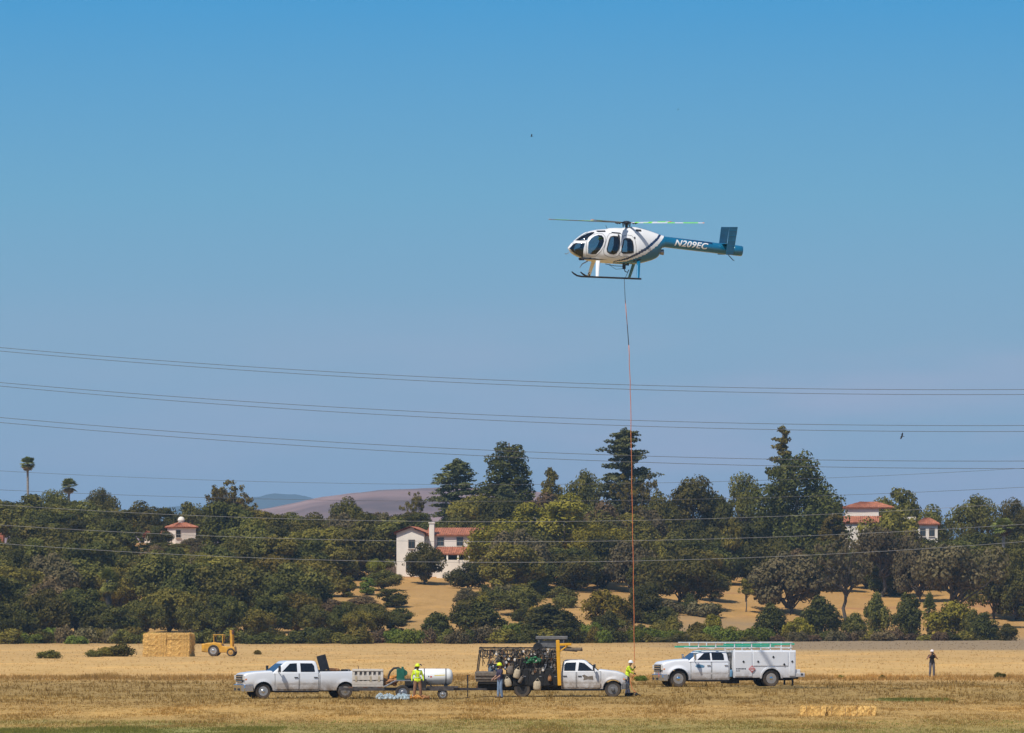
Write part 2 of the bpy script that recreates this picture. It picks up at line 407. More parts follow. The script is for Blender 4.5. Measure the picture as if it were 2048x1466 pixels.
def field_material(name, leafy):
    m, t, b = newmat(name)
    N = t.nodes.new; L = t.links.new
    g = N('ShaderNodeNewGeometry'); sp = N('ShaderNodeSeparateXYZ'); L(g.outputs['Position'], sp.inputs[0])
    def noise(sx, sy, scale, detail=4, rough=.6):
        mp = N('ShaderNodeMapping'); mp.inputs['Scale'].default_value = (sx, sy, 1); L(g.outputs['Position'], mp.inputs[0])
        n = N('ShaderNodeTexNoise'); n.inputs['Scale'].default_value = scale; n.inputs['Detail'].default_value = detail; n.inputs['Roughness'].default_value = rough
        L(mp.outputs[0], n.inputs['Vector']); return n.outputs['Fac']
    def math_(op, a, b_, c=None, clamp=False):
        q = N('ShaderNodeMath'); q.operation = op; q.use_clamp = clamp
        for i, v in enumerate((a, b_, c)):
            if v is None: continue
            if isinstance(v, (int, float)): q.inputs[i].default_value = v
            else: L(v, q.inputs[i])
        return q.outputs[0]
    def rng(v, a, b_, c=0.0, d=1.0, st='SMOOTHSTEP'):
        q = N('ShaderNodeMapRange'); q.interpolation_type = st
        for i, u in zip(('From Min', 'From Max', 'To Min', 'To Max'), (a, b_, c, d)): q.inputs[i].default_value = u
        L(v, q.inputs['Value']); return q.outputs[0]
    def mix(f, a, b_, mode='MIX'):
        q = N('ShaderNodeMixRGB'); q.blend_type = mode
        for i, v in enumerate((f, a, b_)):
            if isinstance(v, tuple): q.inputs[i].default_value = (*v, 1)
            elif isinstance(v, float): q.inputs[i].default_value = v
            else: L(v, q.inputs[i])
        return q.outputs[0]
    # swathes left by mowing and baling, running across the view
    wob = noise(.012, .02, 1.0, 5)
    yy = math_('MULTIPLY_ADD', wob, 60.0, math_('MULTIPLY_ADD', noise(.07, .05, 1.0, 6, .7), 44.0, math_('ADD', sp.outputs['Y'], -52.0)))
    ramp = N('ShaderNodeValToRGB'); L(rng(yy, 200, 900, st='LINEAR'), ramp.inputs[0])
    st = [(235, (.36, .240, .078)), (262, (.50, .315, .105)), (285, (.54, .335, .112)), (305, (.46, .290, .098)), (325, (.395, .258, .088)), (385, (.41, .265, .094)),
          (410, (.56, .345, .128)), (470, (.60, .375, .140)), (560, (.54, .335, .128)), (680, (.55, .345, .135)), (760, (.42, .255, .095)), (900, (.44, .250, .085))]
    el = ramp.color_ramp.elements
    while len(el) < len(st): el.new(.5)
    for e, (y, c) in zip(el, st): e.position = (y - 200) / 700; e.color = (*c, 1)
    col = ramp.outputs[0]
    # fine straw, darker stubble rows
    n1 = noise(.9, .16, 1.0, 6, .7); col = mix(math_('MULTIPLY', rng(n1, .35, .7, 0, .55), rng(sp.outputs['Y'], 420, 370, .35, 1.0)), col, mix(1.0, col, (.55, .52, .46), 'MULTIPLY'))
    n2 = noise(.10, .035, 1.0, 5, .6); col = mix(rng(n2, .48, .70, 0, .8), col, mix(1.0, col, (1.28, 1.22, 1.1), 'MULTIPLY')); n4 = noise(.22, .06, 1.0, 6, .75); col = mix(rng(n4, .50, .68, 0, .6), col, mix(1.0, col, (.74, .73, .58), 'MULTIPLY'))
    n3 = noise(3.0, .7, 1.0, 4, .7); col = mix(math_('MULTIPLY', rng(n3, .4, .66, 0, .55), rng(sp.outputs['Y'], 420, 370, .25, 1.0)), col, mix(1.0, col, (.62, .60, .52), 'MULTIPLY'))
    # green regrowth in the foreground and on patches
    gm = math_('MULTIPLY', rng(noise(.06, .03, 1.0, 5), .36, .58), rng(yy, 268, 245))
    gl = math_('MAXIMUM', math_('MULTIPLY', gm, .55), math_('MULTIPLY', rng(yy, 252, 240), rng(sp.outputs['X'], -9, -13)))
    col = mix(gl, col, (.27, .25, .075))
    px = math_('ADD', sp.outputs['X'], -20.0); py = math_('ADD', sp.outputs['Y'], -316.0)
    rr = math_('ADD', math_('MULTIPLY', math_('MULTIPLY', px, px), .16), math_('MULTIPLY', math_('MULTIPLY', py, py), .02))
    col = mix(math_('MULTIPLY', rng(math_('MULTIPLY_ADD', n2, 1.4, rr), 1.55, .75), .85), col, (.17, .185, .05))
    # ploughed grey strip before the slope on the right
    gs = math_('MULTIPLY', rng(yy, 625, 665), rng(yy, 850, 800))
    gs = math_('MULTIPLY', gs, rng(math_('MULTIPLY_ADD', wob, 20.0, sp.outputs['X']), 22, 36))
    col = mix(math_('MULTIPLY', gs, .9), col, (.27, .195, .115))
    # bare red earth patches on the slope
    e1 = math_('MULTIPLY', rng(noise(.05, .035, 1.0, 5), .52, .64), rng(sp.outputs['Y'], 830, 880))
    col = mix(math_('MULTIPLY', e1, .75), col, (.36, .17, .075))
    # far country: dry grass and scrub
    col = mix(rng(sp.outputs['Y'], 1100, 1600), col, (.20, .165, .075))
    b.inputs['Roughness'].default_value = .95; b.inputs['Specular IOR Level'].default_value = .1
    if leafy:
        b.inputs['Roughness'].default_value = 1.0
        oi = noise(6.0, 6.0, 1.0, 2)
        col = mix(1.0, col, mix(rng(oi, .3, .7, st='LINEAR'), (.72, .70, .64), (1.28, 1.24, 1.1)), 'MULTIPLY')
    L(col, b.inputs['Base Color'])
    if leafy:
        ou = t.nodes['Material Output']; tl_ = N('ShaderNodeBsdfTranslucent'); L(col, tl_.inputs[0]); xs_ = N('ShaderNodeMixShader'); xs_.inputs[0].default_value = .45
        L(b.outputs[0], xs_.inputs[1]); L(tl_.outputs[0], xs_.inputs[2]); L(xs_.outputs[0], ou.inputs[0])
    if not leafy:
        bp = N('ShaderNodeBump'); bp.inputs['Strength'].default_value = .8; bp.inputs['Distance'].default_value = .12
        L(n3, bp.inputs['Height']); L(bp.outputs[0], b.inputs['Normal'])
    return m
field_material('field_ground', False); field_material('field_grass', True)

xs = sorted(set([-20000, -12000, -7000, -4000, -2200, -1200, -700, -400, -260, -180, -130] + list(range(-100, 101, 4)) + [130, 180, 260, 400, 700, 1200, 2200, 4000, 7000, 12000, 20000]))
ys = [-200, -50, 50, 120, 180] + list(range(210, 420, 8)) + list(range(420, 700, 20)) + list(range(700, 1260, 10)) + [1300, 1400, 1600, 1900, 2400, 3000, 4000, 6000, 9000, 13000, 20000, 30000]
ground = grid_mesh('ground', xs, ys, terrain, 'field_ground')

# far dry hill and the blue range behind it
plain('hill_hazed_grass', (.225, .138, .118), .95, 0, .55, .010)  # dry grass with the mauve of distant haze mixed into its colour
plain('forest_far', (.030, .042, .028), .95, 0, .3, .002)
DH = 4200.0
prof = [(-900, 1120), (-200, 1090), (200, 1060), (440, 1024), (520, 1012), (590, 1000), (640, 988), (700, 980), (760, 976), (860, 974), (960, 975), (1040, 979), (1075, 985), (1150, 1000), (1300, 1035), (1500, 1070), (1900, 1110), (2600, 1160)]
hx = [gx(-900 + 3500 * i / 200, DH) for i in range(201)]
def hill_z(x, y):
    px = x * F / DH + 1024
    top = zz(interp(px, prof), DH)
    k = ss(1 - abs(y - DH) / 900)
    return max(-30.0, -6 + (top + 6) * k + fbm(x, y, 260) * 7 * k + fbm(x, y, 60) * 1.2 * k)
grid_mesh('hill', hx, [DH - 900 + 1800 * j / 60 for j in range(61)], hill_z, 'hill_hazed_grass')
DM = 13500.0
prof2 = [(-1500, 1030), (-400, 1026), (60, 1022), (250, 1028), (430, 1018), (500, 996), (545, 988), (600, 990), (660, 1004), (800, 1010), (1000, 1012), (1200, 1022), (1450, 1030), (1480, 1032), (1700, 1036), (1950, 1040), (2400, 1032), (3500, 1020)]
mx_ = [gx(-1500 + 5000 * i / 260, DM) for i in range(261)]
def mt_z(x, y):
    top = zz(interp(x * F / DM + 1024, prof2), DM); k = ss(1 - abs(y - DM) / 2200)
    return -20 + (top + 20) * k + fbm(x, y, 420) * 16 * k + fbm(x, y, 45) * 5 * k
grid_mesh('mountain', mx_, [DM - 2200 + 4400 * j / 40 for j in range(41)], mt_z, 'forest_far')
# ------------------------------------------------------------------ vegetation prototypes
rng_ = np.random.default_rng(11)
def leaf_arrays(cent, nrm, size, rs, bias=.55, aspect=1.5):
    n = len(cent)
    d = rs.normal(size=(n, 3)); d /= np.linalg.norm(d, axis=1)[:, None]
    nn = d * (1 - bias) + nrm * bias; nn /= np.linalg.norm(nn, axis=1)[:, None] + 1e-9
    t = rs.normal(size=(n, 3)); u = np.cross(nn, t); u /= np.linalg.norm(u, axis=1)[:, None] + 1e-9
    w = np.cross(nn, u)
    s = size * rs.uniform(.6, 1.35, n)[:, None]
    a = u * s * aspect * .5; b = w * s * .5
    bend = nn * s * .18
    V = np.stack([cent - a - bend, cent - b * .9, cent + a - bend, cent + b * .9], axis=1).reshape(-1, 3)
    return V
def leaf_object(name, Vs, mat, parent):
    V = np.concatenate(Vs); n = len(V) // 4
    me = bpy.data.meshes.new(name)
    me.vertices.add(len(V)); me.vertices.foreach_set('co', V.astype(np.float32).ravel())
    me.loops.add(4 * n); me.loops.foreach_set('vertex_index', np.arange(4 * n, dtype=np.int32))
    me.polygons.add(n); me.polygons.foreach_set('loop_start', np.arange(0, 4 * n, 4, dtype=np.int32))
    me.update(calc_edges=True); me.materials.append(M[mat])
    o = bpy.data.objects.new(name, me); COL.objects.link(o); o.parent = parent; return o
def clump(c, r, n, size, rs, bias=.6, lo=.45, flat=1.0):
    d = rs.normal(size=(n, 3)); d /= np.linalg.norm(d, axis=1)[:, None]
    k = rs.uniform(lo ** 3, 1, n) ** (1 / 3)
    p = d * k[:, None] * np.array(r) + np.array(c)
    nn = d.copy(); nn[:, 2] += .35; nn[:, 2] *= flat; nn /= np.linalg.norm(nn, axis=1)[:, None]
    return leaf_arrays(p, nn, size, rs, bias)
def limb(mb, a, b, r0, r1, rs, k=5, wob=.08):
    a = np.array(a, float); b = np.array(b, float); L = np.linalg.norm(b - a); pts = []; rr = []
    for i in range(k + 1):
        t = i / k; p = a + (b - a) * t
        if 0 < i < k: p = p + rs.normal(size=3) * L * wob
        pts.append(tuple(p)); rr.append(r0 + (r1 - r0) * t)
    mb.tube(pts, rr, 6)
PROTO = {}
def finish(key, name, root, crown_bb):
    PROTO[key] = (root, crown_bb)
def mk_oak(key, seed, mat, H=8.0, Wd=9.0, trunk=.22, nclump=30, leaves=8200, size=.30, base=.18, bark='bark', open_=0.0, name='oak_tree', droop=0.0):
    rs = np.random.default_rng(seed); root = empty(name)
    tb = MB(); Vs = []
    cz = H * (base + (1 - base) * .48); rz = H * (1 - base) * .5; rx = Wd / 2
    cl = []
    for i in range(nclump):
        for _ in range(30):
            d = rs.normal(size=3); d /= np.linalg.norm(d)
            if d[2] > (-.55 if base > .12 else -.95): break
        lop = 1 + .28 * math.sin(2 * math.atan2(d[1], d[0]) + seed) * (1 - abs(d[2])) + .16 * math.sin(3.7 * d[2] + seed * 1.3)
        k = rs.uniform(.35, .86) * min(1.12, lop)
        c = np.array([d[0] * rx * k, d[1] * rx * k, cz + d[2] * rz * min(k, .9)])
        r = rs.uniform(.14, .38) * min(rx, rz * 1.3)
        cl.append((c, r))
    tot = sum(r * r for c, r in cl)
    for c, r in cl:
        n = int(leaves * r * r / tot * (1 - open_))
        Vs.append(clump(c, (r * 1.18, r * 1.18, r * .88), n, size, rs, .62, .5))
        if droop:
            n2 = n // 2; p = c + rs.normal(size=(n2, 3)) * np.array([r * .5, r * .5, 1e-3]); p[:, 2] = c[2] - rs.uniform(0, droop * r * 2.4, n2)
            Vs.append(leaf_arrays(p, np.tile(np.array([0, -.4, .4]), (n2, 1)), size, rs, .3, 2.2))
    # stray sprays on the outline
    q = int(leaves * .06); d = rs.normal(size=(q, 3)); d /= np.linalg.norm(d, axis=1)[:, None]; d[:, 2] = np.abs(d[:, 2]) * 1.0 - .25
    p = d * np.array([rx, rx, rz]) * rs.uniform(.78, 1.02, q)[:, None]; p[:, 2] += cz
    Vs.append(leaf_arrays(p, d, size * .9, rs, .4))
    hb = H * base * 1.25
    limb(tb, (0, 0, -.4), (rs.normal() * .2, rs.normal() * .2, hb), trunk * 1.25, trunk * .8, rs, 4, .05)
    for c, r in cl[:13 if not open_ else 20]:
        limb(tb, (rs.normal() * .06, rs.normal() * .06, hb * rs.uniform(.8, 1.0)), c, trunk * .55, trunk * .10, rs, 5, .07)
    tb.build('trunk', bark, root, 179); leaf_object('crown', Vs, mat, root)
    finish(key, name, root, (H, Wd)); return root
def mk_cedar(key, seed, mat, H=17.0, Wd=9.0, tiers=12, base=.12, top_flat=.35, dens=1.0, power=.8, name='cedar_tree', sparse_top=0.0):
    rs = np.random.default_rng(seed); root = empty(name); tb = MB(); Vs = []
    limb(tb, (0, 0, -.4), (.1, 0, H * .98), .42, .06, rs, 8, .004)
    nb = tiers * 7
    for i in range(nb):
        t = (i + rs.uniform(0, 1)) / nb; z = H * (base + (1 - base) * .96 * t)
        L = Wd / 2 * (max(0.0, (1 - t)) ** power * (1 - top_flat) + top_flat)
        if t > .9: L *= .75
        a = i * 2.399 + rs.normal() * .5; l = L * rs.uniform(.5, 1.12); up = rs.uniform(-.10, .22) * l
        e = np.array([math.cos(a) * l, math.sin(a) * l, z + up])
        limb(tb, (0, 0, z - .15), e, .10 * (1 - t) + .035, .02, rs, 4, .03)
        for k in (.35, .6, .86):
            if rs.uniform() < .12: continue
            c = np.array([0, 0, z]) * (1 - k) + e * k + rs.normal(size=3) * .15; r = (l * .24 + .3) * rs.uniform(.75, 1.25)
            Vs.append(clump(c, (r, r, .24 + .10 * r), int(50 * dens * (r + .3)), .27, rs, .45, .2, 2.0))
    Vs.append(clump((.1, 0, H * .97), (.5, .5, .7), 70, .25, rs))
    tb.build('trunk', 'bark', root, 179); leaf_object('crown', Vs, mat, root)
    finish(key, name, root, (H, Wd)); return root
def mk_pine(key, seed, mat, H=18.0, Wd=8.0, base=.10, prof=((0, .55), (.25, 1.0), (.6, .8), (.85, .62), (1, .30)), n=52, leaves=11000, size=.29, name='pine_tree'):
    rs = np.random.default_rng(seed); root = empty(name); tb = MB(); Vs = []
    limb(tb, (0, 0, -.4), (0, 0, H * .96), .40, .08, rs, 8, .006)
    cl = []
    for i in range(n):
        t = (i + .5) / n; z = H * (base + (1 - base) * .95 * t); w = Wd / 2 * interp(t, prof)
        a = i * 2.399 + rs.normal() * .4; k = rs.uniform(.45, .84)
        r = rs.uniform(.24, .40) * w + .35
        cl.append((np.array([math.cos(a) * w * k, math.sin(a) * w * k, z + rs.normal() * .25]), r))
    tot = sum(r * r for c, r in cl)
    for c, r in cl:
        Vs.append(clump(c, (r * 1.1, r * 1.1, r * .80), int(leaves * r * r / tot), size, rs, .55, .4))
        limb(tb, (0, 0, c[2] - .6), c, .09, .03, rs, 3, .04)
    tb.build('trunk', 'bark', root, 179); leaf_object('crown', Vs, mat, root)
    finish(key, name, root, (H, Wd)); return root
def mk_palm(key, seed, H=13.0, cr=1.25, thin=.16, skirt=True, shag=0.0, name='fan_palm', green='frond_green'):
    rs = np.random.default_rng(seed); root = empty(name); tb = MB()
    tb.tube([(math.sin(i / 8 * 1.5) * .25, 0, -.3 + (H - cr * .8 + .3) * i / 8) for i in range(9)], [thin * 1.3 - thin * .3 * i / 8 + (shag if i > 2 else 0) for i in range(9)], 8)
    top = np.array([math.sin(1.5) * .25, 0, H - cr * 1.0])
    def fronds(n, lo, hi, L):
        vs = []; fs = []
        for i in range(n):
            a = rs.uniform(0, 6.283); el = math.radians(rs.uniform(lo, hi)); l = L * rs.uniform(.8, 1.1)
            d = np.array([math.cos(a) * math.cos(el), math.sin(a) * math.cos(el), math.sin(el)])
            s = np.cross(d, [0, 0, 1.0]); s /= np.linalg.norm(s) + 1e-6; u = np.cross(s, d)
            hub = top + d * l * .45
            vs += [top, hub + s * .02, hub - s * .02]; k = len(vs); fs.append((k - 3, k - 2, k - 1))
            for q in range(11):
                b = math.radians(-78 + 156 * q / 10); dd = d * math.cos(b) + s * math.sin(b)
                tip = hub + dd * l * .6 + np.array([0, 0, -.12 * l * rs.uniform(.3, 1.5)]); w = np.cross(dd, u) * .085
                k = len(vs); vs += [hub, hub + dd * l * .35 + w + u * .03, tip, hub + dd * l * .35 - w]; fs.append((k, k + 1, k + 2, k + 3))
        return vs, fs
    def obj(nm, vf, mat):
        me = bpy.data.meshes.new(nm); me.from_pydata([tuple(v) for v in vf[0]], [], vf[1]); me.materials.append(M[mat])
        o = bpy.data.objects.new(nm, me); COL.objects.link(o); o.parent = root
    tb.build('trunk', 'bark_pale' if shag == 0 else 'bark', root, 179)
    obj('crown', fronds(48, -35, 88, cr), green)
    if skirt: obj('dead_fronds', fronds(22, -80, -30, cr * .8), 'frond_dead')
    finish(key, name, root, (H, cr * 2)); return root
def mk_shrub(key, seed, mat, H=2.4, Wd=4.0, n=14, leaves=2600, size=.2, name='shrub'):
    rs = np.random.default_rng(seed); root = empty(name); Vs = []; tb = MB()
    for i in range(n):
        a = rs.uniform(0, 6.283); k = math.sqrt(rs.uniform(0, .62)); x, y = math.cos(a) * Wd / 2 * k, math.sin(a) * Wd / 2 * k
        h = H * (1 - .55 * k * k) * rs.uniform(.68, 1.0); r = Wd * rs.uniform(.14, .22)
        c = np.array([x, y, max(r * .5, h - r * .8)])
        Vs.append(clump(c, (r, r, r * .85), int(leaves / n * .7), size, rs, .6, .45))
        m = int(leaves / n * .3); p = np.array([x, y, 0]) + rs.normal(size=(m, 3)) * np.array([r * .5, r * .5, 0]); p[:, 2] = rs.uniform(.02, max(.1, c[2]), m)
        Vs.append(leaf_arrays(p, np.tile(np.array([0, -.5, .5]), (m, 1)), size, rs, .3))
        limb(tb, (x * .3, y * .3, -.1), (x, y, c[2]), .05, .015, rs, 3, .08)
    tb.build('stem', 'bark', root, 179); leaf_object('foliage', Vs, mat, root)
    finish(key, name, root, (H, Wd)); return root
def mk_bare(key, seed, H=7.0, Wd=7.0, leaf='leaf_grey', leaves=2600, name='bare_tree'):
    rs = np.random.default_rng(seed); root = empty(name); tb = MB(); Vs = []
    limb(tb, (0, 0, -.4), (.1, 0, H * .42), .26, .18, rs, 4, .04)
    for i in range(12):
        a = i * 2.4; e = np.array([math.cos(a) * Wd * .36 * rs.uniform(.5, 1.1), math.sin(a) * Wd * .36, H * rs.uniform(.58, .92)])
        s0 = (.1, 0, H * rs.uniform(.28, .42)); limb(tb, s0, e, .11, .035, rs, 5, .06)
        for j in range(6):
            q = e + rs.normal(size=3) * np.array([.9, .9, .6]); limb(tb, e * .75 + np.array(s0) * .25, q, .04, .012, rs, 4, .07)
            Vs.append(clump(q, (.55, .55, .4), int(leaves / 72), .24, rs))
    tb.build('trunk', 'bark', root, 179); leaf_object('crown', Vs, leaf, root)
    finish(key, name, root, (H, Wd)); return root

mk_oak('oakA', 1, 'leaf_oak', base=.07); mk_oak('oakB', 2, 'leaf_oak', 7.5, 10, nclump=38, base=.10); mk_oak('oakC', 3, 'leaf_oak', 9, 8, nclump=30, base=.06)
mk_oak('darkA', 4, 'leaf_dark', 8, 8.5, base=.04); mk_oak('darkB', 5, 'leaf_dark', 7, 9, nclump=34, base=.03); mk_oak('darkC', 24, 'leaf_dark', 9, 8, nclump=30, base=.05)
mk_oak('oliveA', 6, 'leaf_olive', 8, 9, base=.06); mk_oak('oliveB', 7, 'leaf_olive', 9, 8, nclump=34, base=.05)
mk_oak('greyA', 8, 'leaf_grey', 7, 9, nclump=36, open_=.1, base=.10); mk_oak('brownA', 9, 'leaf_brown', 8, 8, open_=.2, base=.08)
mk_oak('openA', 10, 'leaf_grey', 8.5, 10, .26, 26, 7000, .28, .26, 'bark', .35); mk_oak('openB', 12, 'leaf_oak', 9, 9, .24, 24, 6500, .28, .28, 'bark', .35)
mk_oak('eucA', 13, 'leaf_euc', 12, 11, .3, 44, 11000, .28, .12, 'bark_pale', 0, 'eucalyptus_tree', .8); mk_oak('eucB', 14, 'leaf_euc', 13, 9, .3, 40, 11000, .28, .14, 'bark_pale', 0, 'eucalyptus_tree', .8)
mk_oak('yellowA', 15, 'leaf_yellow', 6, 6, .14, 20, 4500, .24, .15, name='yellow_tree')
mk_cedar('cedarA', 16, 'leaf_cedar', 17, 9.5, 13, .10, .34); mk_cedar('cedarB', 17, 'leaf_cedar', 18, 9, 13, .16, .42, power=.7)
mk_cedar('spire', 18, 'leaf_olive', 20, 8, 8, .2, .26, .8, 1.0)
mk_pine('pineA', 19, 'leaf_pine', 18, 7.5); mk_pine('pineB', 20, 'leaf_olive', 15, 5.0, prof=((0, .8), (.4, 1.0), (.75, .75), (1, .28)), n=34, leaves=7000)
mk_pine('bigcon', 21, 'leaf_pine', 17, 14, .04, ((0, .85), (.3, 1.0), (.6, .82), (.85, .55), (1, .26)), 84, 19000, .30)
mk_palm('palmTall', 22, 14.5, 1.35, .15, True, 0); mk_palm('palmMid', 23, 11.5, 1.5, .17, True, 0); mk_palm('palmShort', 25, 7.0, 1.9, .24, True, .16); mk_palm('palmLow', 26, 3.6, 1.7, .2, False, .1)
mk_shrub('shA', 31, 'leaf_olive'); mk_shrub('shB', 32, 'leaf_oak', 2.6, 4.2); mk_shrub('shC', 33, 'leaf_lime', 2.2, 4.4); mk_shrub('shD', 34, 'leaf_dark', 3.0, 4.0)
mk_shrub('shE', 35, 'leaf_grey', 2.2, 4.0); mk_shrub('shF', 36, 'leaf_brown', 2.0, 4.0)
mk_shrub('bushA', 37, 'leaf_dark', 5.2, 5.0, 22, 5200, .24, 'bush'); mk_shrub('bushB', 38, 'leaf_oak', 5, 5.2, 22, 5200, .24, 'bush'); mk_shrub('bushC', 39, 'leaf_euc', 4.6, 5.4, 22, 5200, .24, 'bush')
mk_pine('sapY', 40, 'leaf_yellow', 5.0, 2.4, .08, ((0, .7), (.4, 1.0), (.8, .7), (1, .3)), 20, 2600, .2, 'sapling'); mk_pine('sapL', 41, 'leaf_lime', 5.0, 2.4, .08, ((0, .7), (.4, 1.0), (.8, .7), (1, .3)), 20, 2600, .2, 'sapling')
mk_oak('sapO', 42, 'leaf_olive', 4, 2.6, .09, 12, 1800, .2, .3, name='sapling')
mk_bare('bareA', 43); mk_bare('bareB', 44, 9, 8, 'leaf_olive', 2600)

USED = {}
rt = random.Random(5)
def plant(key, x, y, H, Wd, label, cat, group=None, rz=None, sink=.12):
    root, (h0, w0) = PROTO[key]
    o = root if key not in USED else copy_tree(root)
    USED[key] = 1
    z = terrain(x, y)
    o.location = (x, y, z - sink); o.rotation_euler = (0, 0, rt.uniform(0, 6.28) if rz is None else rz)
    o.scale = (Wd / w0, Wd / w0, (H + sink) / h0)
    if 'group' in o.keys(): del o['group']
    tag(o, label, cat, group); return o
def tree_at(key, px, ytop, D, wpx, label, cat='tree', group=None):
    x = gx(px, D); z0 = terrain(x, D); H = zz(ytop, D) - z0
    if H < 1.0: print('low', key, px, H); H = 1.0
    return plant(key, x, D, H, wpx / F * D, label, cat, group)

# ---- landmark trees
T = tree_at
T('palmTall', 58, 911, 1000, 38, 'tall thin fan palm with brown crown rising above the wooded skyline', 'palm')
T('palmMid', 138, 955, 995, 40, 'yellow-green fan palm with short bare trunk among the skyline oaks', 'palm')
T('palmShort', 216, 1132, 792, 52, 'shaggy fan palm standing in front of the dense wood', 'palm')
T('palmMid', 2003, 1034, 905, 54, 'spreading fan palm below the open oaks near the tiled house', 'palm')
T('palmLow', 1858, 1180, 832, 34, 'low green fan palm among dark bushes at the foot of the slope', 'palm')
T('cedarA', 912, 917, 955, 160, 'layered cedar with flat top standing behind the white house', 'tree')
T('pineA', 1018, 877, 965, 128, 'tall rounded pine beside the layered cedar behind the white house', 'tree')
T('cedarA', 1012, 968, 945, 92, 'lower green cedar in front of the tall rounded pine', 'tree')
T('pineB', 1103, 927, 990, 50, 'narrow dark pine between the rounded pine and the big cedar', 'tree')
T('cedarB', 1250, 856, 962, 158, 'big spreading cedar behind the orange line with bare lower branches', 'tree')
T('openB', 1168, 938, 975, 80, 'thin-crowned oak left of the big spreading cedar', 'tree')
T('bareB', 1272, 955, 955, 90, 'grey half-bare tree under the big spreading cedar', 'tree')
T('spire', 1567, 850, 985, 110, 'spire-topped conifer rising above the massive dark pine', 'tree')
T('bigcon', 1592, 900, 935, 222, 'massive broad dark pine beside the tiled house', 'tree')
T('pineB', 1665, 1020, 925, 70, 'small pine against the white wall of the tiled house', 'tree')
T('eucA', 1000, 1036, 880, 165, 'drooping yellow-green eucalyptus hiding the end of the white house', 'tree')
T('eucB', 1105, 982, 905, 150, 'tallest yellow-green eucalyptus in the middle of the slope', 'tree')
T('eucA', 1195, 1040, 885, 120, 'eucalyptus with olive crown just left of the orange line', 'tree')
T('brownA', 1085, 985, 940, 130, 'brownish tree behind the tallest eucalyptus', 'tree')
T('brownA', 1205, 1000, 930, 110, 'brownish open tree behind the orange line', 'tree')
T('oakB', 850, 1082, 866, 94, 'rounded green tree in front of the white house gable', 'tree')
T('oakA', 765, 1140, 850, 86, 'round dark oak casting shade on the dry slope', 'tree')
T('sapY', 697, 1151, 838, 30, 'yellow cypress-like sapling on bare ground', 'sapling')
T('sapL', 735, 1154, 842, 30, 'bright lime-green sapling beside the round dark oak', 'sapling')
T('sapY', 628, 1148, 846, 22, 'slim yellowish sapling at the edge of the wood', 'sapling')
T('sapO', 1492, 1155, 858, 34, 'small lone sapling on the open dry slope', 'sapling')
T('greyA', 1580, 1104, 862, 165, 'grey-green oak on the dry slope below the massive pine', 'tree')
T('bareA', 1690, 1085, 852, 110, 'half-bare oak with forked pale trunk on the dry slope', 'tree')
T('openA', 1768, 1040, 895, 140, 'broad open oak in front of the tiled house', 'tree')
T('openA', 1912, 1072, 850, 195, 'wide grey-green oak with visible trunk on the dry slope below the tiled house', 'tree')
T('oakC', 2040, 1075, 872, 110, 'dense oak at the far edge of the dry slope', 'tree')
T('openB', 1950, 988, 965, 105, 'airy oak with sky showing through on the ridge', 'tree')
T('openB', 2032, 995, 975, 75, 'second airy oak on the ridge beside the fan palm', 'tree')
T('oakB', 1360, 1092, 855, 165, 'wide dark oak standing right of the orange line', 'tree')
T('openB', 1388, 950, 960, 140, 'tall oak with sky gaps and visible trunks on the red earth', 'tree')
T('oakA', 1325, 985, 950, 90, 'mid-height oak right of the big spreading cedar', 'tree')
T('openB', 1492, 944, 975, 80, 'ridge oak left of the massive pine', 'tree')
T('sapO', 1462, 1030, 905, 50, 'slender tree on red earth left of the massive pine', 'tree')
T('oakC', 1655, 958, 980, 80, 'ridge oak right of the massive pine', 'tree')
T('oakB', 1790, 972, 1000, 120, 'oak crown rising behind the tiled house roof', 'tree')
T('oakA', 1868, 1010, 990, 90, 'oak crown behind the right end of the tiled house', 'tree')
T('bareB', 460, 966, 960, 100, 'thin half-bare tree standing out on the wooded ridge', 'tree')
T('openB', 205, 975, 985, 70, 'wind-swept thin tree beside the yellow-green palm', 'tree')
T('oakB', 48, 985, 940, 165, 'large domed oak under the tall thin palm', 'tree')
T('openB', 112, 978, 975, 80, 'open ridge oak between the two palms', 'tree')
T('oakA', 693, 994, 945, 80, 'pointed oak in front of the pink hill', 'tree')
T('oliveA', 1788, 1000, 936, 118, 'olive oak against the middle of the tiled house', 'tree')
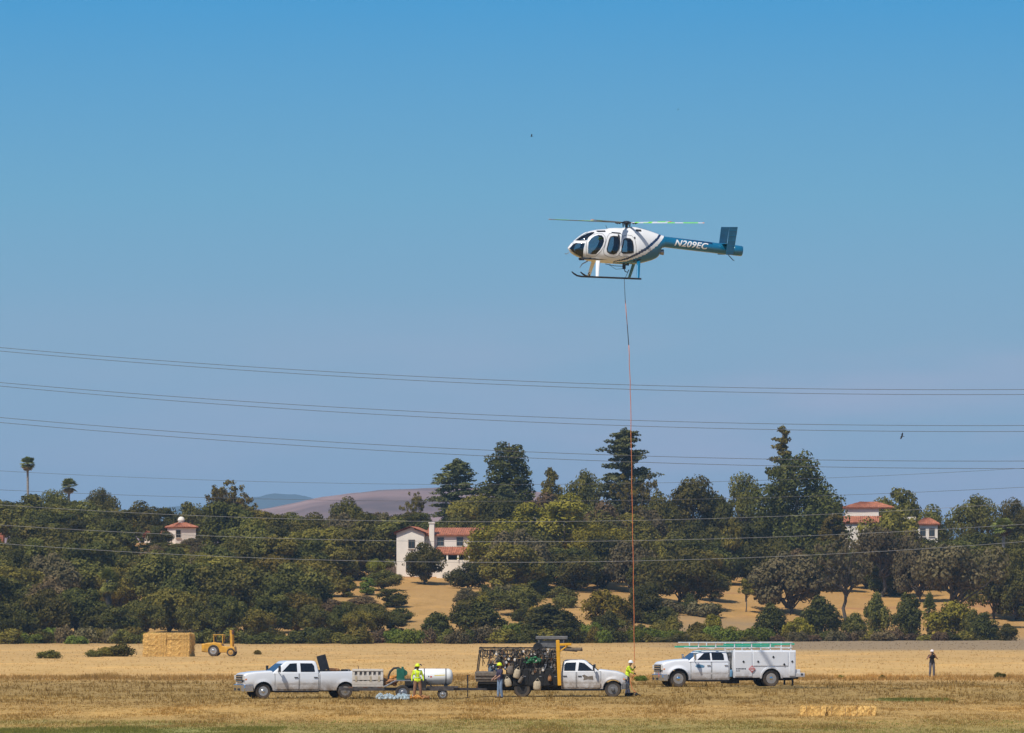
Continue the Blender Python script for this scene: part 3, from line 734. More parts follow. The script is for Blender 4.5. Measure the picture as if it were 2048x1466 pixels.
for k_, px, yt, D, w, lb in (('oakA', 285, 1002, 1000, 95, 'oak crown behind the low wing of the domed tower house'), ('darkC', 335, 1000, 1005, 90, 'dark crown rising behind the domed tower house'), ('oakC', 392, 992, 1002, 80, 'pointed crown just behind the domed tower house'),
        ('darkA', 420, 1030, 975, 70, 'dark tree right beside the domed tower house'), ('darkB', 315, 1048, 948, 54, 'dark tree hiding the low wing of the domed tower house'), ('greyA', 388, 1076, 942, 60, 'grey-green tree below the domed tower house'), ('oakB', 340, 1084, 935, 84, 'low oak right below the domed tower house'),
        ('darkA', 655, 1140, 838, 90, 'dark tree left of the yellow sapling'), ('darkB', 620, 1150, 822, 100, 'broad dark tree left of the saplings'), ('oakB', 700, 1202, 800, 110, 'low green oak below the two saplings'), ('darkC', 745, 1206, 796, 84, 'low dark tree below the round dark oak'), ('brownA', 655, 1196, 796, 90, 'brownish low tree below the saplings'), ('darkA', 790, 1232, 782, 60, 'small dark tree at the foot of the dry clearing'),
        ('darkB', 940, 1120, 856, 84, 'dark tree at the left foot of the eucalyptus grove'), ('oliveB', 1010, 1112, 852, 90, 'olive tree in the middle of the grove foot'), ('darkC', 1075, 1105, 858, 90, 'dark tree in the heart of the eucalyptus grove'), ('oakC', 1150, 1096, 862, 90, 'oak at the right foot of the eucalyptus grove'), ('oakA', 1040, 1170, 815, 110, 'low oak below the eucalyptus grove'), ('greyA', 935, 1176, 822, 60, 'greyish low tree by the dry clearing'),
        ('darkB', 800, 1214, 798, 70, 'low dark tree at the left edge of the dry clearing'), ('brownA', 722, 1190, 815, 84, 'brownish tree between saplings and field'), ('oakA', 398, 1084, 948, 64, 'oak right below the domed tower wall'), ('darkC', 300, 1086, 942, 60, 'dark tree below the low wing of the tower house'),
        ('darkB', 1300, 1108, 860, 100, 'dark tree just right of the orange line on the slope'), ('oakC', 1425, 1128, 868, 84, 'oak at the edge of the open dry slope'), ('oakB', 1988, 1088, 868, 130, 'wide oak left of the edge oak on the dry slope below the tiled house'), ('greyA', 1838, 1085, 888, 100, 'grey-green oak right of the small bare slope gap'), ('darkB', 1645, 1072, 905, 120, 'dark tree at the right foot of the massive pine'), ('darkA', 1505, 1040, 915, 90, 'dark tree at the left foot of the massive pine'), ('oakC', 1548, 1058, 912, 90, 'oak before the trunk of the massive pine'),
        ('oakC', 2035, 1120, 866, 90, 'low oak beside the bare dry bank'), ('darkC', 1395, 1060, 905, 110, 'dark tree under the tall ridge oak with sky gaps'), ('oliveB', 1260, 1010, 935, 110, 'olive tree under the big spreading cedar'), ('oakC', 1130, 985, 955, 90, 'oak crown behind the tallest eucalyptus'), ('darkC', 960, 985, 950, 100, 'dark crown between the layered cedar and the pine'), ('darkA', 1430, 985, 960, 100, 'dark ridge crown left of the massive pine'),
        ('darkA', 690, 1104, 880, 112, 'dark tree behind the two saplings'), ('oakB', 742, 1108, 886, 96, 'green oak behind the round dark oak'), ('darkC', 786, 1170, 824, 70, 'dark tree in the shade right of the round dark oak'),
        ('darkA', 1290, 1165, 818, 80, 'low dark tree beside the orange line foot')):
    T(k_, px, yt, D, w, lb)
T('bareB', 828, 988, 960, 50, 'small half-bare tree left of the layered cedar', 'tree')
T('yellowA', 445, 1056, 925, 70, 'yellow-green tree below the domed white tower', 'tree')
T('yellowA', 560, 1085, 905, 60, 'yellow-green crown in the middle of the wood', 'tree')
T('yellowA', 752, 1112, 868, 40, 'little yellow tree by the white garden wall', 'tree')
# ---- dark bushes at the foot of the dry slope
for px, yt, D, w, key, lab in ((1640, 1188, 815, 92, 'bushA', 'largest dark round bush at the slope foot beside the grey strip'), (1542, 1204, 812, 72, 'bushA', 'dark bush behind the green-topped ladder rack'),
        (1752, 1180, 826, 58, 'bushB', 'upright dark bush left of the low palm'), (1816, 1183, 822, 72, 'bushA', 'dark bush right beside the low fan palm'),
        (1905, 1192, 822, 100, 'bushC', 'yellowish-green broad bush at the slope foot'), (1968, 1222, 814, 66, 'bushA', 'low dark bush at the end of the slope-foot thicket'),
        (1708, 1222, 812, 60, 'bushB', 'low bush between two dark bushes at the slope foot'), (1945, 1215, 818, 50, 'bushB', 'small bush tucked behind the low dark bush'),
        (1595, 1228, 808, 60, 'bushC', 'lime-tinged bush between dark bushes'), (873, 1222, 768, 72, 'bushA', 'solitary dark dome bush at the foot of the dry slope'),
        (2016, 1245, 806, 46, 'bushB', 'brown-green bush at the end of the field-edge hedge'),
        (1100, 1205, 775, 130, 'bushA', 'wide dark thicket bush left of the orange line'), (960, 1200, 780, 110, 'bushA', 'dark thicket bush under the eucalyptus'),
        (1210, 1170, 815, 90, 'bushC', 'olive bush on the slope behind the orange line')):
    T(key, px, yt, D, w, lab, 'bush')

# ---- the wood: filler trees, kept off the clearings and houses
KEEP = [(298, 1030, 396, 1088, 985), (792, 1050, 930, 1146, 900), (800, 1150, 922, 1238, 885), (1440, 1120, 1528, 1228, 880), (1645, 1150, 1740, 1220, 880),
        (1688, 996, 1752, 1082, 965), (1836, 1030, 1874, 1074, 965), (1820, 1135, 1870, 1178, 860), (1900, 1205, 2060, 1268, 860), (682, 1152, 750, 1204, 850), (1965, 1135, 2010, 1160, 860),
        (1440, 1240, 1530, 1262, 800), (1380, 1108, 1465, 1150, 900), (1130, 1185, 1260, 1228, 870), (540, 970, 870, 1024, 1400), (0, 1052, 10, 1072, 950), (206, 1132, 228, 1200, 800),
        (40, 900, 78, 1000, 1400), (120, 950, 156, 1000, 1400), (1985, 1035, 2022, 1080, 925), (1240, 1120, 1262, 1190, 870)]
def ok_box(px, yt, yb, w, D):
    """lowest row the crown may reach up to, or None"""
    a, b = px - w * .46, px + w * .46; cap = yt
    for x0, y0, x1, y1, dd in KEEP:
        if D < dd and a < x1 and b > x0 and cap < y1 and yb > y0: cap = y1 + 1
    return cap
FL = {'oakA': 'green oak tree', 'oakB': 'green oak tree', 'oakC': 'green oak tree', 'darkA': 'dark evergreen tree', 'darkB': 'dark evergreen tree', 'darkC': 'dark evergreen tree', 'oliveA': 'olive-green tree', 'oliveB': 'olive-green tree',
      'greyA': 'grey-green oak', 'brownA': 'brownish dry-leaved tree'}
FN = list(FL)
FW = [8, 8, 7, 10, 9, 9, 6, 6, 4, 3]
def tree_label(k, px, tier, side, h):
    big = 'low ' if h < 5.5 else ('tall ' if h > 7.8 else '')
    if side == 0:
        zone = [z for a, z in ((150, 'below the tall thin palm'), (300, 'behind the hay stack'), (420, 'below the domed tower house'), (560, 'right of the domed tower house'), (660, 'before the pink hill'), (9999, 'left of the white house')) if px < a][0]
        band = 'at the foot of the wood' if tier < 2 else ('in the middle of the wood' if tier < 5 else 'high in the wood')
    elif side == 1: zone = 'by the white house' if px < 940 else ('among the eucalyptus' if px < 1150 else 'under the big spreading cedar'); band = 'on the slope' if tier < 6 else 'on the ridge'
    else: zone = 'left of the massive pine' if px < 1500 else ('behind the massive pine' if px < 1700 else ('by the tiled house' if px < 1880 else 'among the airy ridge oaks')); band = 'on the ridge'
    return big + FL[k] + ' ' + band + ' ' + zone
nfill = 0
for (lo_, hi_, side, where) in ((-60, 800, 0, 'in the dense wood left of the white house'), (780, 1300, 1, 'around the eucalyptus grove'), (1290, 2110, 2, 'on the ridge behind the dry slope')):
    for tier in range(8):
        D0 = (772, 795, 820, 848, 878, 908, 938, 972)[tier]
        if side == 1 and tier < 3: continue
        if side == 2 and tier < 5: continue
        px = lo_
        while px < hi_:
            D = D0 + rt.uniform(-10, 10)
            hm = rt.uniform(6.2, 8.8) if tier < 7 else rt.uniform(6.0, 8.6)
            if tier == 0: hm = rt.uniform(4.2, 6.6)
            if side == 2: hm *= .9
            w = hm * rt.uniform(.95, 1.3); s = F / D; wpx = w * s
            x = gx(px, D); z0 = terrain(x, D); yt = YH - (z0 + hm - HC) * s; yb = YH - (z0 - HC) * s
            cap = ok_box(px, yt, yb, wpx, D); h2 = hm - (cap - yt) / s
            if h2 > 2.6 and (h2 > .99 * hm or ok_box(px, cap, yb, wpx, D) == cap):
                k = rt.choices(FN, FW)[0]
                if tier == 0: k = rt.choice(['darkA', 'darkB', 'darkC', 'oakB', 'oliveA'])
                if h2 < hm: w *= max(.6, h2 / hm)
                lb_ = tree_label(k, px, tier, side, h2); plant(k, x, D, h2, w, lb_, 'tree', lb_); nfill += 1
            px += wpx * rt.uniform(.34, .52) * (1.25 if side else 1)
# thicket right of the eucalyptus, low on the slope
for i in range(16):
    px = 925 + i * 24 + rt.uniform(-8, 8); D = rt.uniform(765, 800); w = rt.uniform(2.6, 4.2); hm = rt.uniform(1.8, 3.2); s = F / D
    k = rt.choice(['shD', 'shB', 'shA', 'shC'])
    plant(k, gx(px, D), D, hm, w, 'low mixed shrub below the eucalyptus grove', 'shrub', 'shrubs below the eucalyptus grove')
for i in range(46):
    px = rt.uniform(925, 1270) if i < 34 else rt.uniform(1270, 1440); D = rt.uniform(795, 848); w = rt.uniform(2.6, 5.0); hm = rt.uniform(1.4, 3.4)
    if 1135 < px < 1255 and D > 815: continue
    k = rt.choice(['shD', 'shB', 'shA', 'shE', 'bushA', 'bushC', 'shD']); nm = {'shA': 'olive', 'shB': 'green', 'shD': 'dark green', 'shE': 'grey-green', 'bushA': 'dense dark', 'bushC': 'yellowish'}[k]
    zn = 'left of the orange line' if px < 1265 else 'right of the orange line'; lb_ = nm + ' undergrowth bush on the slope ' + zn + (', upper bank' if D > 822 else ', lower bank')
    plant(k, gx(px, D), D, hm, w, lb_, 'bush', lb_)
for i in range(15):
    px = 1285 + i * 17 + rt.uniform(-8, 8); D = rt.uniform(778, 800); w = rt.uniform(3.0, 4.4); hm = rt.uniform(1.6, 2.6)
    plant(rt.choice(['shC', 'shC', 'shA']), gx(px, D), D, hm, w, 'yellow-green shrub on the bank right of the orange line', 'shrub', 'yellow-green shrubs on the bank')
# scrub hedge along the edge of the field
px = -30
while px < 1990:
    x = gx(px, 760); D = hill_edge(x) - rt.uniform(-4, 12); w = rt.uniform(2.6, 4.6); hm = rt.uniform(1.3, 2.5)
    if px > 1500: hm *= .7
    k = rt.choice(['shA', 'shB', 'shE', 'shF', 'shA', 'shB', 'shC', 'shD'])
    nm = {'shA': 'olive', 'shB': 'green', 'shC': 'lime-green', 'shD': 'dark green', 'shE': 'grey-green', 'shF': 'brownish'}[k]
    zn = [z for a, z in ((290, 'left of the hay stack'), (480, 'behind the hay stack and forklift'), (760, 'behind the pickup'), (950, 'behind the white tank'), (1290, 'behind the work truck'), (1620, 'behind the service truck'), (9999, 'beside the grey strip')) if px < a][0]
    if 1280 < px < 1500: hm *= .6
    sz = 'low ' if hm < 1.5 else ('tall ' if hm > 2.1 else '')
    lb_ = sz + nm + ' scrub bush along the field edge ' + zn
    plant(k, gx(px, D), D, hm, w, lb_, 'shrub', lb_)
    px += w * F / D * rt.uniform(.30, .50)
# loose bushes out in the field
for px, py, w, h, k, lab in ((100, 1317, 2.4, .9, 'shB', 'low green bush in the dry field left of the hay stack'), (185, 1314, 1.8, .8, 'shB', 'small rounded bush near the hay stack'), (245, 1313, 3.0, 1.5, 'shB', 'tall green bush right against the hay stack'),
        (212, 1313, 2.2, 1.0, 'shA', 'olive bush between the two green bushes by the hay stack'), (516, 1309, 1.0, .5, 'shA', 'tiny weed clump right of the yellow loader'), (1683, 1357, .5, .3, 'shC', 'small green weed by the grey service truck tail'),
        (1998, 1357, .9, .5, 'shB', 'green weed clump right of the man in black'), (1765, 1358, .6, .3, 'shA', 'weed between the service truck and the man in black'), (1279, 1362, 1.1, .45, 'shC', 'green weed behind the worker with the white helmet')):
    D = gy(py); plant(k, gx(px, D), D, h, w, lab, 'weed' if w < 1.3 else 'bush', None, None, .03)
for key, (root, _) in PROTO.items():
    if key not in USED:
        for c in list(root.children): bpy.data.objects.remove(c)
        bpy.data.objects.remove(root)
print('fill trees', nfill)
# ------------------------------------------------------------------ houses
def tile_roof(mb, a, b, c, d, step=.32, amp=.05):
    """barrel-tiled plane: eave a->b, ridge d->c; rounded tile rows run up the slope"""
    a, b, c, d = map(Vector, (a, b, c, d)); n = max(2, int((b - a).length / step)); k = n * 4
    up = (b - a).cross(d - a).normalized()
    if up.z < 0: up = -up
    rows = 7; vs = []; fs = []
    for i in range(rows + 1):
        t = i / rows
        for j in range(k + 1):
            u = j / k; p = (a + (b - a) * u) * (1 - t) + (d + (c - d) * u) * t
            vs.append(p + up * (amp * (1 + math.cos(2 * PI * j / 4)) + .03 * ((i % 2))))
    w = k + 1
    fs = [(i * w + j, i * w + j + 1, (i + 1) * w + j + 1, (i + 1) * w + j) for i in range(rows) for j in range(k)]
    n0 = len(vs); vs += [a - up * .14, b - up * .14, c - up * .14, d - up * .14]; fs.append((n0, n0 + 3, n0 + 2, n0 + 1))
    m = len(vs); vs += [a + up * .06, b + up * .06]; fs.append((n0, n0 + 1, m + 1, m))
    mb.add(vs, fs)
def window(parent, x, y, z, w, h):
    """in the -y face of its house: frame, two panes, sill"""
    f = MB()
    for s in (-1, 1): f.box((x + s * (w / 2 + .04), y - .03, z), (.08, .10, h + .16)); f.box((x, y - .03, z + s * (h / 2 + .04)), (w, .10, .08))
    f.box((x, y - .025, z), (.06, .06, h))
    fo = f.build('window', 'wood_dark', parent, 0)
    for s in (-1, 1): MB().box((x + s * (w / 4 + .015), y - .012, z), (w / 2 - .03, .04, h)).build('pane', 'window_dark', fo, 0)
    MB().box((x, y - .06, z - h / 2 - .13), (w + .3, .2, .08)).build('sill', 'stucco', fo, 0)
def gable(mb, x0, x1, y0, y1, zt, zr, axis='y'):
    """pentagon walls; axis = direction of the ridge"""
    if axis == 'y':
        xm = (x0 + x1) / 2; P = [(x0, -2.5), (x1, -2.5), (x1, zt), (xm, zr), (x0, zt)]
        mb.prism(P, y1 - y0, lambda u, v, k: (u, y0 + k, v))
    else:
        ym = (y0 + y1) / 2; P = [(y0, -2.5), (y1, -2.5), (y1, zt), (ym, zr), (y0, zt)]
        mb.prism(P, x1 - x0, lambda u, v, k: (x0 + k, u, v))
# white house with gable and wing
D = 885.0; X0 = gx(793, D); s_ = F / D
base = zz(1152, D)
h = empty('white_house', (X0, D, base), R(-6)); tag(h, 'white stucco house with red tiled roofs, gable end and porch on the dry slope', 'house')
w1 = MB(); gable(w1, 0, 4.0, 0, 9, 6.2, 6.95); w1.build('gable_wall', 'stucco', h, 0)
w2 = MB(); gable(w2, 4.02, 13, 1.6, 7.5, 5.95, 6.75, 'x'); w2.build('wing_wall', 'stucco', h, 0)
MB().box((-.92, 1.5, .1), (1.8, 1.2, 4.0)).build('garden_wall', 'stucco', h, 0)
w3 = MB(); w3.box((9.0, -.4, .6), (6.0, 2.6, 3.4)); w3.build('terrace_wall', 'stucco', h, 0)
r = MB(); tile_roof(r, (-.35, 9.2, 6.14), (-.35, -.35, 6.14), (2.0, -.35, 7.06), (2.0, 9.2, 7.06)); tile_roof(r, (4.35, -.35, 6.14), (4.35, 9.2, 6.14), (2.0, 9.2, 7.06), (2.0, -.35, 7.06)); r.build('roof', 'roof_tile', h, 60)
r = MB(); tile_roof(r, (4.1, 1.2, 5.9), (13.2, 1.2, 5.9), (13.2, 4.55, 6.92), (4.1, 4.55, 6.92)); tile_roof(r, (13.2, 7.9, 5.9), (4.1, 7.9, 5.9), (4.1, 4.55, 6.92), (13.2, 4.55, 6.92)); ro = r.build('roof', 'roof_tile', h, 60)
r = MB(); tile_roof(r, (5.6, -1.0, 3.15), (12.6, -1.0, 3.15), (12.6, 1.55, 4.15), (5.6, 1.55, 4.15)); r.build('porch_roof', 'roof_tile', h, 60)
for i in range(5): MB().box((5.9 + i * 1.55, -.75, 2.72), (.22, .22, .85)).build('porch_post', 'stucco', h, 0)
MB().box((9, 1.45, 2.72), (6.4, .24, .8)).build('porch_shade_slab', 'window_dark', h, 0)  # dark slab standing in for the shade under the porch roof
c = MB(); c.box((5.0, 1.1, 5.0), (.72, .72, 5.2)); c.box((5.0, 1.1, 7.65), (.9, .9, .18)); c.build('chimney', 'stucco', h, 0)
window(h, 2.2, 0, 4.6, .8, 1.1); window(h, 9.0, 1.6, 4.95, .8, 1.05); window(h, 6.2, 1.6, 4.95, .8, 1.05); window(h, 11.6, 1.6, 4.95, .8, 1.05); window(h, 1.9, 0, 1.6, .9, 1.3)

# domed white tower house in the wood
D = 958.0; X0 = gx(351, D); base = zz(1092, D)
h = empty('tower_house', (X0, D, base), R(24)); tag(h, 'pale stucco tower house with red pyramid roof and small dome in the wood', 'house')
MB().box((1.7, 1.8, .3), (3.4, 3.6, 5.4)).build('wall', 'stucco', h, 0)
MB().box((-1.7, 3.2, -.4), (3.2, 3.4, 4.0)).build('side_wall', 'stucco', h, 0)
r = MB(); e = .3; z0, z1 = 2.95, 3.75; cx, cy = 1.7, 1.8
for a, b in (((-e, -e), (3.4 + e, -e)), ((3.4 + e, -e), (3.4 + e, 3.6 + e)), ((3.4 + e, 3.6 + e), (-e, 3.6 + e)), ((-e, 3.6 + e), (-e, -e))):
    tile_roof(r, (*a, z0), (*b, z0), (cx + (b[0] - cx) * .1, cy + (b[1] - cy) * .1, z1), (cx + (a[0] - cx) * .1, cy + (a[1] - cy) * .1, z1))
r.build('roof', 'roof_tile', h, 60)
d = MB(); d.lathe([(.5, 3.5), (.5, 3.95), (.56, 4.0), (.52, 4.25), (.40, 4.45), (.2, 4.58), (0.0, 4.62)], (1.6, 1.7, 0), 'Z', 18); d.build('dome', 'stucco', h, 50)
r = MB(); tile_roof(r, (-3.6, 1.2, 1.55), (-.05, 1.2, 1.55), (-.05, 3.2, 2.3), (-3.6, 3.2, 2.3)); tile_roof(r, (-.05, 5.2, 1.55), (-3.6, 5.2, 1.55), (-3.6, 3.2, 2.3), (-.05, 3.2, 2.3)); r.build('side_roof', 'roof_tile', h, 60)
window(h, .45, 0, 1.9, .6, 1.0)

# tiled house on the ridge at the right
D = 952.0; X0 = gx(1690, D); base = zz(1084, D)
h = empty('ridge_house', (X0, D, base), R(-4)); tag(h, 'white ridge house with stepped red tiled roofs behind open oaks', 'house')
MB().box((2.6, 3.0, 1.6), (5.2, 6.0, 7.6)).build('tower_wall', 'stucco', h, 0)
MB().box((2.7, -1.2, .4), (5.0, 2.2, 5.2)).build('porch_wall', 'stucco', h, 0)
MB().box((8.1, 4.2, .6), (5.7, 5.0, 6.6)).build('main_wall', 'stucco', h, 0)
MB().box((12.7, 2.4, .3), (3.2, 5.0, 5.0)).build('end_wall', 'stucco', h, 0)
def hip(x0, x1, y0, y1, z0, z1, nm):
    r = MB(); ym = (y0 + y1) / 2; q = min((y1 - y0) / 2, (x1 - x0) / 2) * .8
    tile_roof(r, (x0, y0, z0), (x1, y0, z0), (x1 - q, ym, z1), (x0 + q, ym, z1)); tile_roof(r, (x1, y1, z0), (x0, y1, z0), (x0 + q, ym, z1), (x1 - q, ym, z1))
    tile_roof(r, (x1, y0, z0), (x1, y1, z0), (x1 - q, ym + .01, z1), (x1 - q, ym - .01, z1)); tile_roof(r, (x0, y1, z0), (x0, y0, z0), (x0 + q, ym - .01, z1), (x0 + q, ym + .01, z1))
    r.build(nm, 'roof_tile', h, 60)
hip(-.4, 7.6, -.4, 6.4, 5.35, 6.2, 'roof'); hip(10.7, 14.7, -.5, 5.3, 2.75, 3.7, 'end_roof')
r = MB(); tile_roof(r, (-.3, -2.6, 2.95), (5.6, -2.6, 2.95), (5.6, -.06, 3.95), (-.3, -.06, 3.95)); r.build('porch_roof', 'roof_tile', h, 60)
window(h, 3.9, -2.3, 1.6, .8, 1.2); window(h, 12.0, -.1, 1.5, .7, 1.1); window(h, 13.4, -.1, 1.5, .7, 1.1)
# red shed at the edge of the wood
D = 950.0; h = empty('shed', (gx(-14, D), D, zz(1090, D))); tag(h, 'small red-walled shed half hidden in the wood', 'shed')
MB().box((.7, 1.5, .6), (1.7, 3.0, 4.0)).build('wall', 'stucco_red', h, 0); r = MB(); tile_roof(r, (-.4, -.3, 2.55), (1.8, -.3, 2.55), (1.8, 3.2, 3.0), (-.4, 3.2, 3.0)); r.build('roof', 'grey_metal', h, 60)
# ------------------------------------------------------------------ helicopter (x forward from the nose = 0, y to port, z up from the skids)
TOP = [(0, 1.60), (.06, 1.72), (.13, 1.83), (.28, 2.02), (.43, 2.16), (.60, 2.29), (.78, 2.40), (1.13, 2.55), (1.48, 2.63), (2.04, 2.67), (2.20, 2.72), (2.55, 2.74), (2.90, 2.73), (3.1, 2.77), (3.33, 2.81), (3.65, 2.79), (4.0, 2.73), (4.36, 2.63), (4.77, 2.49), (4.95, 2.42), (5.15, 2.36), (5.30, 2.32)]
BOT = [(0, 1.56), (.06, 1.46), (.22, 1.31), (.51, 1.15), (.78, 1.03), (1.07, .94), (1.45, .88), (2.19, .82), (2.92, .79), (3.65, .80), (4.07, .88), (4.53, 1.01), (4.80, 1.13), (4.95, 1.25), (5.02, 1.45), (5.06, 1.66), (5.30, 1.73)]
WID = [(0, .03), (.06, .15), (.13, .24), (.28, .37), (.43, .46), (.60, .53), (.78, .59), (1.13, .66), (1.48, .70), (2.0, .72), (3.3, .72), (3.7, .68), (4.0, .61), (4.36, .50), (4.77, .38), (4.95, .33), (5.06, .30), (5.30, .295)]
MID = [(0, 1.58), (.5, 1.55), (1.2, 1.52), (2.5, 1.48), (3.5, 1.52), (4.2, 1.66), (4.8, 1.86), (5.3, 2.025)]
NUP = [(0, 2.0), (1.5, 2.2), (2.2, 1.75), (3.3, 1.55), (4.4, 1.7), (5.0, 2.0), (5.3, 2.0)]
def smooth_i(a, P):
    return (interp(a - .05, P) + 2 * interp(a, P) + interp(a + .05, P)) / 4 if .06 < a < 5.2 else interp(a, P)
def hy(a, z):
    """half width of the skin at station a, height z"""
    t, b, w, m, n = smooth_i(a, TOP), smooth_i(a, BOT), smooth_i(a, WID), smooth_i(a, MID), interp(a, NUP)
    m = min(max(m, b + .02), t - .02)
    if z >= m: q = min(1.0, (z - m) / (t - m)); return w * max(0.0, 1 - q ** n) ** (1 / n)
    q = min(1.0, (m - z) / (m - b)); return w * max(0.0, 1 - q ** 2.3) ** (1 / 2.3)
HS = 9.309
def Z4(x, y, shift=.13): return ((x - 155) / 340.7 - shift, (1180 - y) / 347.2)       # from the enlarged photo to (station, height)
def inside(p, poly):
    x, y = p; c = False
    for (a, b), (d, e) in zip(poly, poly[1:] + poly[:1]):
        if (b > y) != (e > y) and x < (d - a) * (y - b) / (e - b) + a: c = not c
    return c
door = [Z4(*p) for p in ((505, 600), (515, 500), (560, 430), (640, 375), (720, 352), (785, 362), (822, 410), (825, 480), (795, 570), (745, 650), (665, 735), (580, 740), (510, 725))]
win1 = [Z4(*p) for p in ((945, 402), (1000, 388), (1080, 395), (1110, 430), (1105, 520), (1080, 620), (1040, 692), (990, 715), (920, 705), (872, 670), (865, 620), (890, 540), (915, 450))]
win2 = [Z4(*p) for p in ((1200, 440), (1250, 425), (1310, 435), (1345, 480), (1355, 560), (1355, 680), (1310, 695), (1180, 700), (1140, 680), (1140, 620), (1165, 540), (1180, 470))]
wsU = [Z4(*p, .10) for p in ((285, 478), (400, 388), (500, 332), (600, 306), (645, 305), (655, 322), (560, 395), (490, 480), (380, 487))]
wsL = [Z4(*p, .07) for p in ((172, 618), (235, 535), (285, 506), (455, 512), (435, 600), (425, 700), (425, 800), (330, 758), (230, 700))]
brow1 = [Z4(*p, .10) for p in ((672, 292), (700, 283), (850, 280), (852, 306), (700, 310))]
brow2 = [Z4(*p, .10) for p in ((960, 305), (1120, 318), (1138, 340), (1000, 332), (962, 325))]
OPEN = [door, win1, win2, wsU, wsL]
NAVY = [(2.3, .93), (2.48, .95), (3.07, 1.09), (3.65, 1.37), (4.12, 1.62), (4.5, 1.92), (4.8, 2.18), (5.0, 2.42), (5.3, 2.9)]
HD = 330.0
HYAW = R(180 + 11); HROLL = R(-3.4)
HX, HZ = gx(1136.6, HD), zz(556.8, HD)
hroot = empty('helicopter'); tag(hroot, 'white and teal turbine helicopter hovering with a long orange line below', 'helicopter')
sk = MB(); n_r = 96; st_a = [0.0, .02, .05] + [.085 + .035 * i for i in range(int((5.30 - .085) / .035) + 1)]
rings = []
for a in st_a:
    t, b, w, m = smooth_i(a, TOP), smooth_i(a, BOT), smooth_i(a, WID), smooth_i(a, MID); m = min(max(m, b + .02), t - .02); n = interp(a, NUP)
    ring = []
    for j in range(n_r):
        th = 2 * PI * j / n_r; c, s_ = math.cos(th), math.sin(th)
        if s_ >= 0: y = w * math.copysign(abs(c) ** (2 / n), c); z = m + (t - m) * abs(s_) ** (2 / n)
        else: y = w * math.copysign(abs(c) ** (2 / 2.3), c); z = m - (m - b) * abs(s_) ** (2 / 2.3)
        ring.append((-a, y, z))
    rings.append(ring)
vs = [p for r_ in rings for p in r_]; fs = []; ms = []
for i in range(len(rings) - 1):
    for j in range(n_r):
        q = (i * n_r + j, i * n_r + (j + 1) % n_r, (i + 1) * n_r + (j + 1) % n_r, (i + 1) * n_r + j)
        a = -sum(vs[k][0] for k in q) / 4; z = sum(vs[k][2] for k in q) / 4
        if any(inside((a, z), P) for P in OPEN): continue
        c = interp(a, NAVY); th = interp(a, [(2.3, .02), (3, .05), (4, .085), (5, .10)]); wh = interp(a, [(2.3, .03), (3, .10), (4, .24), (4.8, .34), (5.3, .45)])
        mi = 0
        if a > 2.35:
            if abs(z - c) < th: mi = 2
            elif z < c - th - wh * .75: mi = 1
        fs.append(q); ms.append(mi)
fs.append(tuple(range(n_r - 1, -1, -1))); ms.append(0)
fs.append(tuple((len(rings) - 1) * n_r + j for j in range(n_r))); ms.append(1)
sk.v, sk.f, sk.m = vs, fs, ms
fus = sk.build('fuselage', ['heli_skin_white', 'heli_skin_teal', 'heli_skin_navy'], hroot, 50)
def skin_s(sgn): return lambda a, z, k: (-a, sgn * (hy(a, z) + k), z)
def frame_ring(poly, sgn, w_, mat, nm, parent):
    mb = MB(); pts = []
    for (a, b), (c, d) in zip(poly, poly[1:] + poly[:1]):
        for q in range(4): pts.append((a + (c - a) * q / 4, b + (d - b) * q / 4))
    cx = sum(p[0] for p in pts) / len(pts); cy = sum(p[1] for p in pts) / len(pts)
    def off(p, k):
        v = Vector((p[0] - cx, p[1] - cy)); l = v.length; return (cx + v.x * (l + k) / l, cy + v.y * (l + k) / l)
    f = skin_s(sgn); n = len(pts)
    R_ = []
    for k, hh in ((-w_ * .5, -.03), (-w_ * .5, .012), (w_ * .5, .012), (w_ * .6, -.01)): R_.append([f(*off(p, k), hh) for p in pts])
    mb.loft(R_, True, False, False); return mb.build(nm, mat, parent, 60)
for sgn in (1, -1):
    for poly, nm, fm in ((door, 'door', 'heli_white'), (win1, 'cabin_window', 'black_plastic'), (win2, 'cabin_window', 'black_plastic'), (wsU, 'windscreen', 'heli_white'), (wsL, 'chin_window', 'heli_white')):
        fr = frame_ring(poly, sgn, .075 if nm != 'cabin_window' else .06, fm, nm, hroot)
        p = MB(); p.patch(poly, skin_s(sgn), .004, 8, 4)
        k = len(p.v); p.f = [f for f in p.f if max(f) < k]; p.build('pane', 'canopy_glass', fr, 60)
    for poly in (brow1, brow2): MB().patch(poly, skin_s(sgn), .012, 4, 4).build('roof_window', 'tinted_glass', hroot, 60)
for sgn in (1, -1):                       # shut lines of the doors and hatches
    for poly, kx, kz in ((door, 1.12, 1.12), (win1, 1.55, 1.42), (win2, 1.5, 1.5)):
        cx = sum(p[0] for p in poly) / len(poly); cz = sum(p[1] for p in poly) / len(poly)
        frame_ring([(cx + (a - cx) * kx, cz + (z - cz) * kz) for a, z in poly], sgn, .016, 'grey_metal', 'door_seam', hroot).scale = (1, .999, 1)
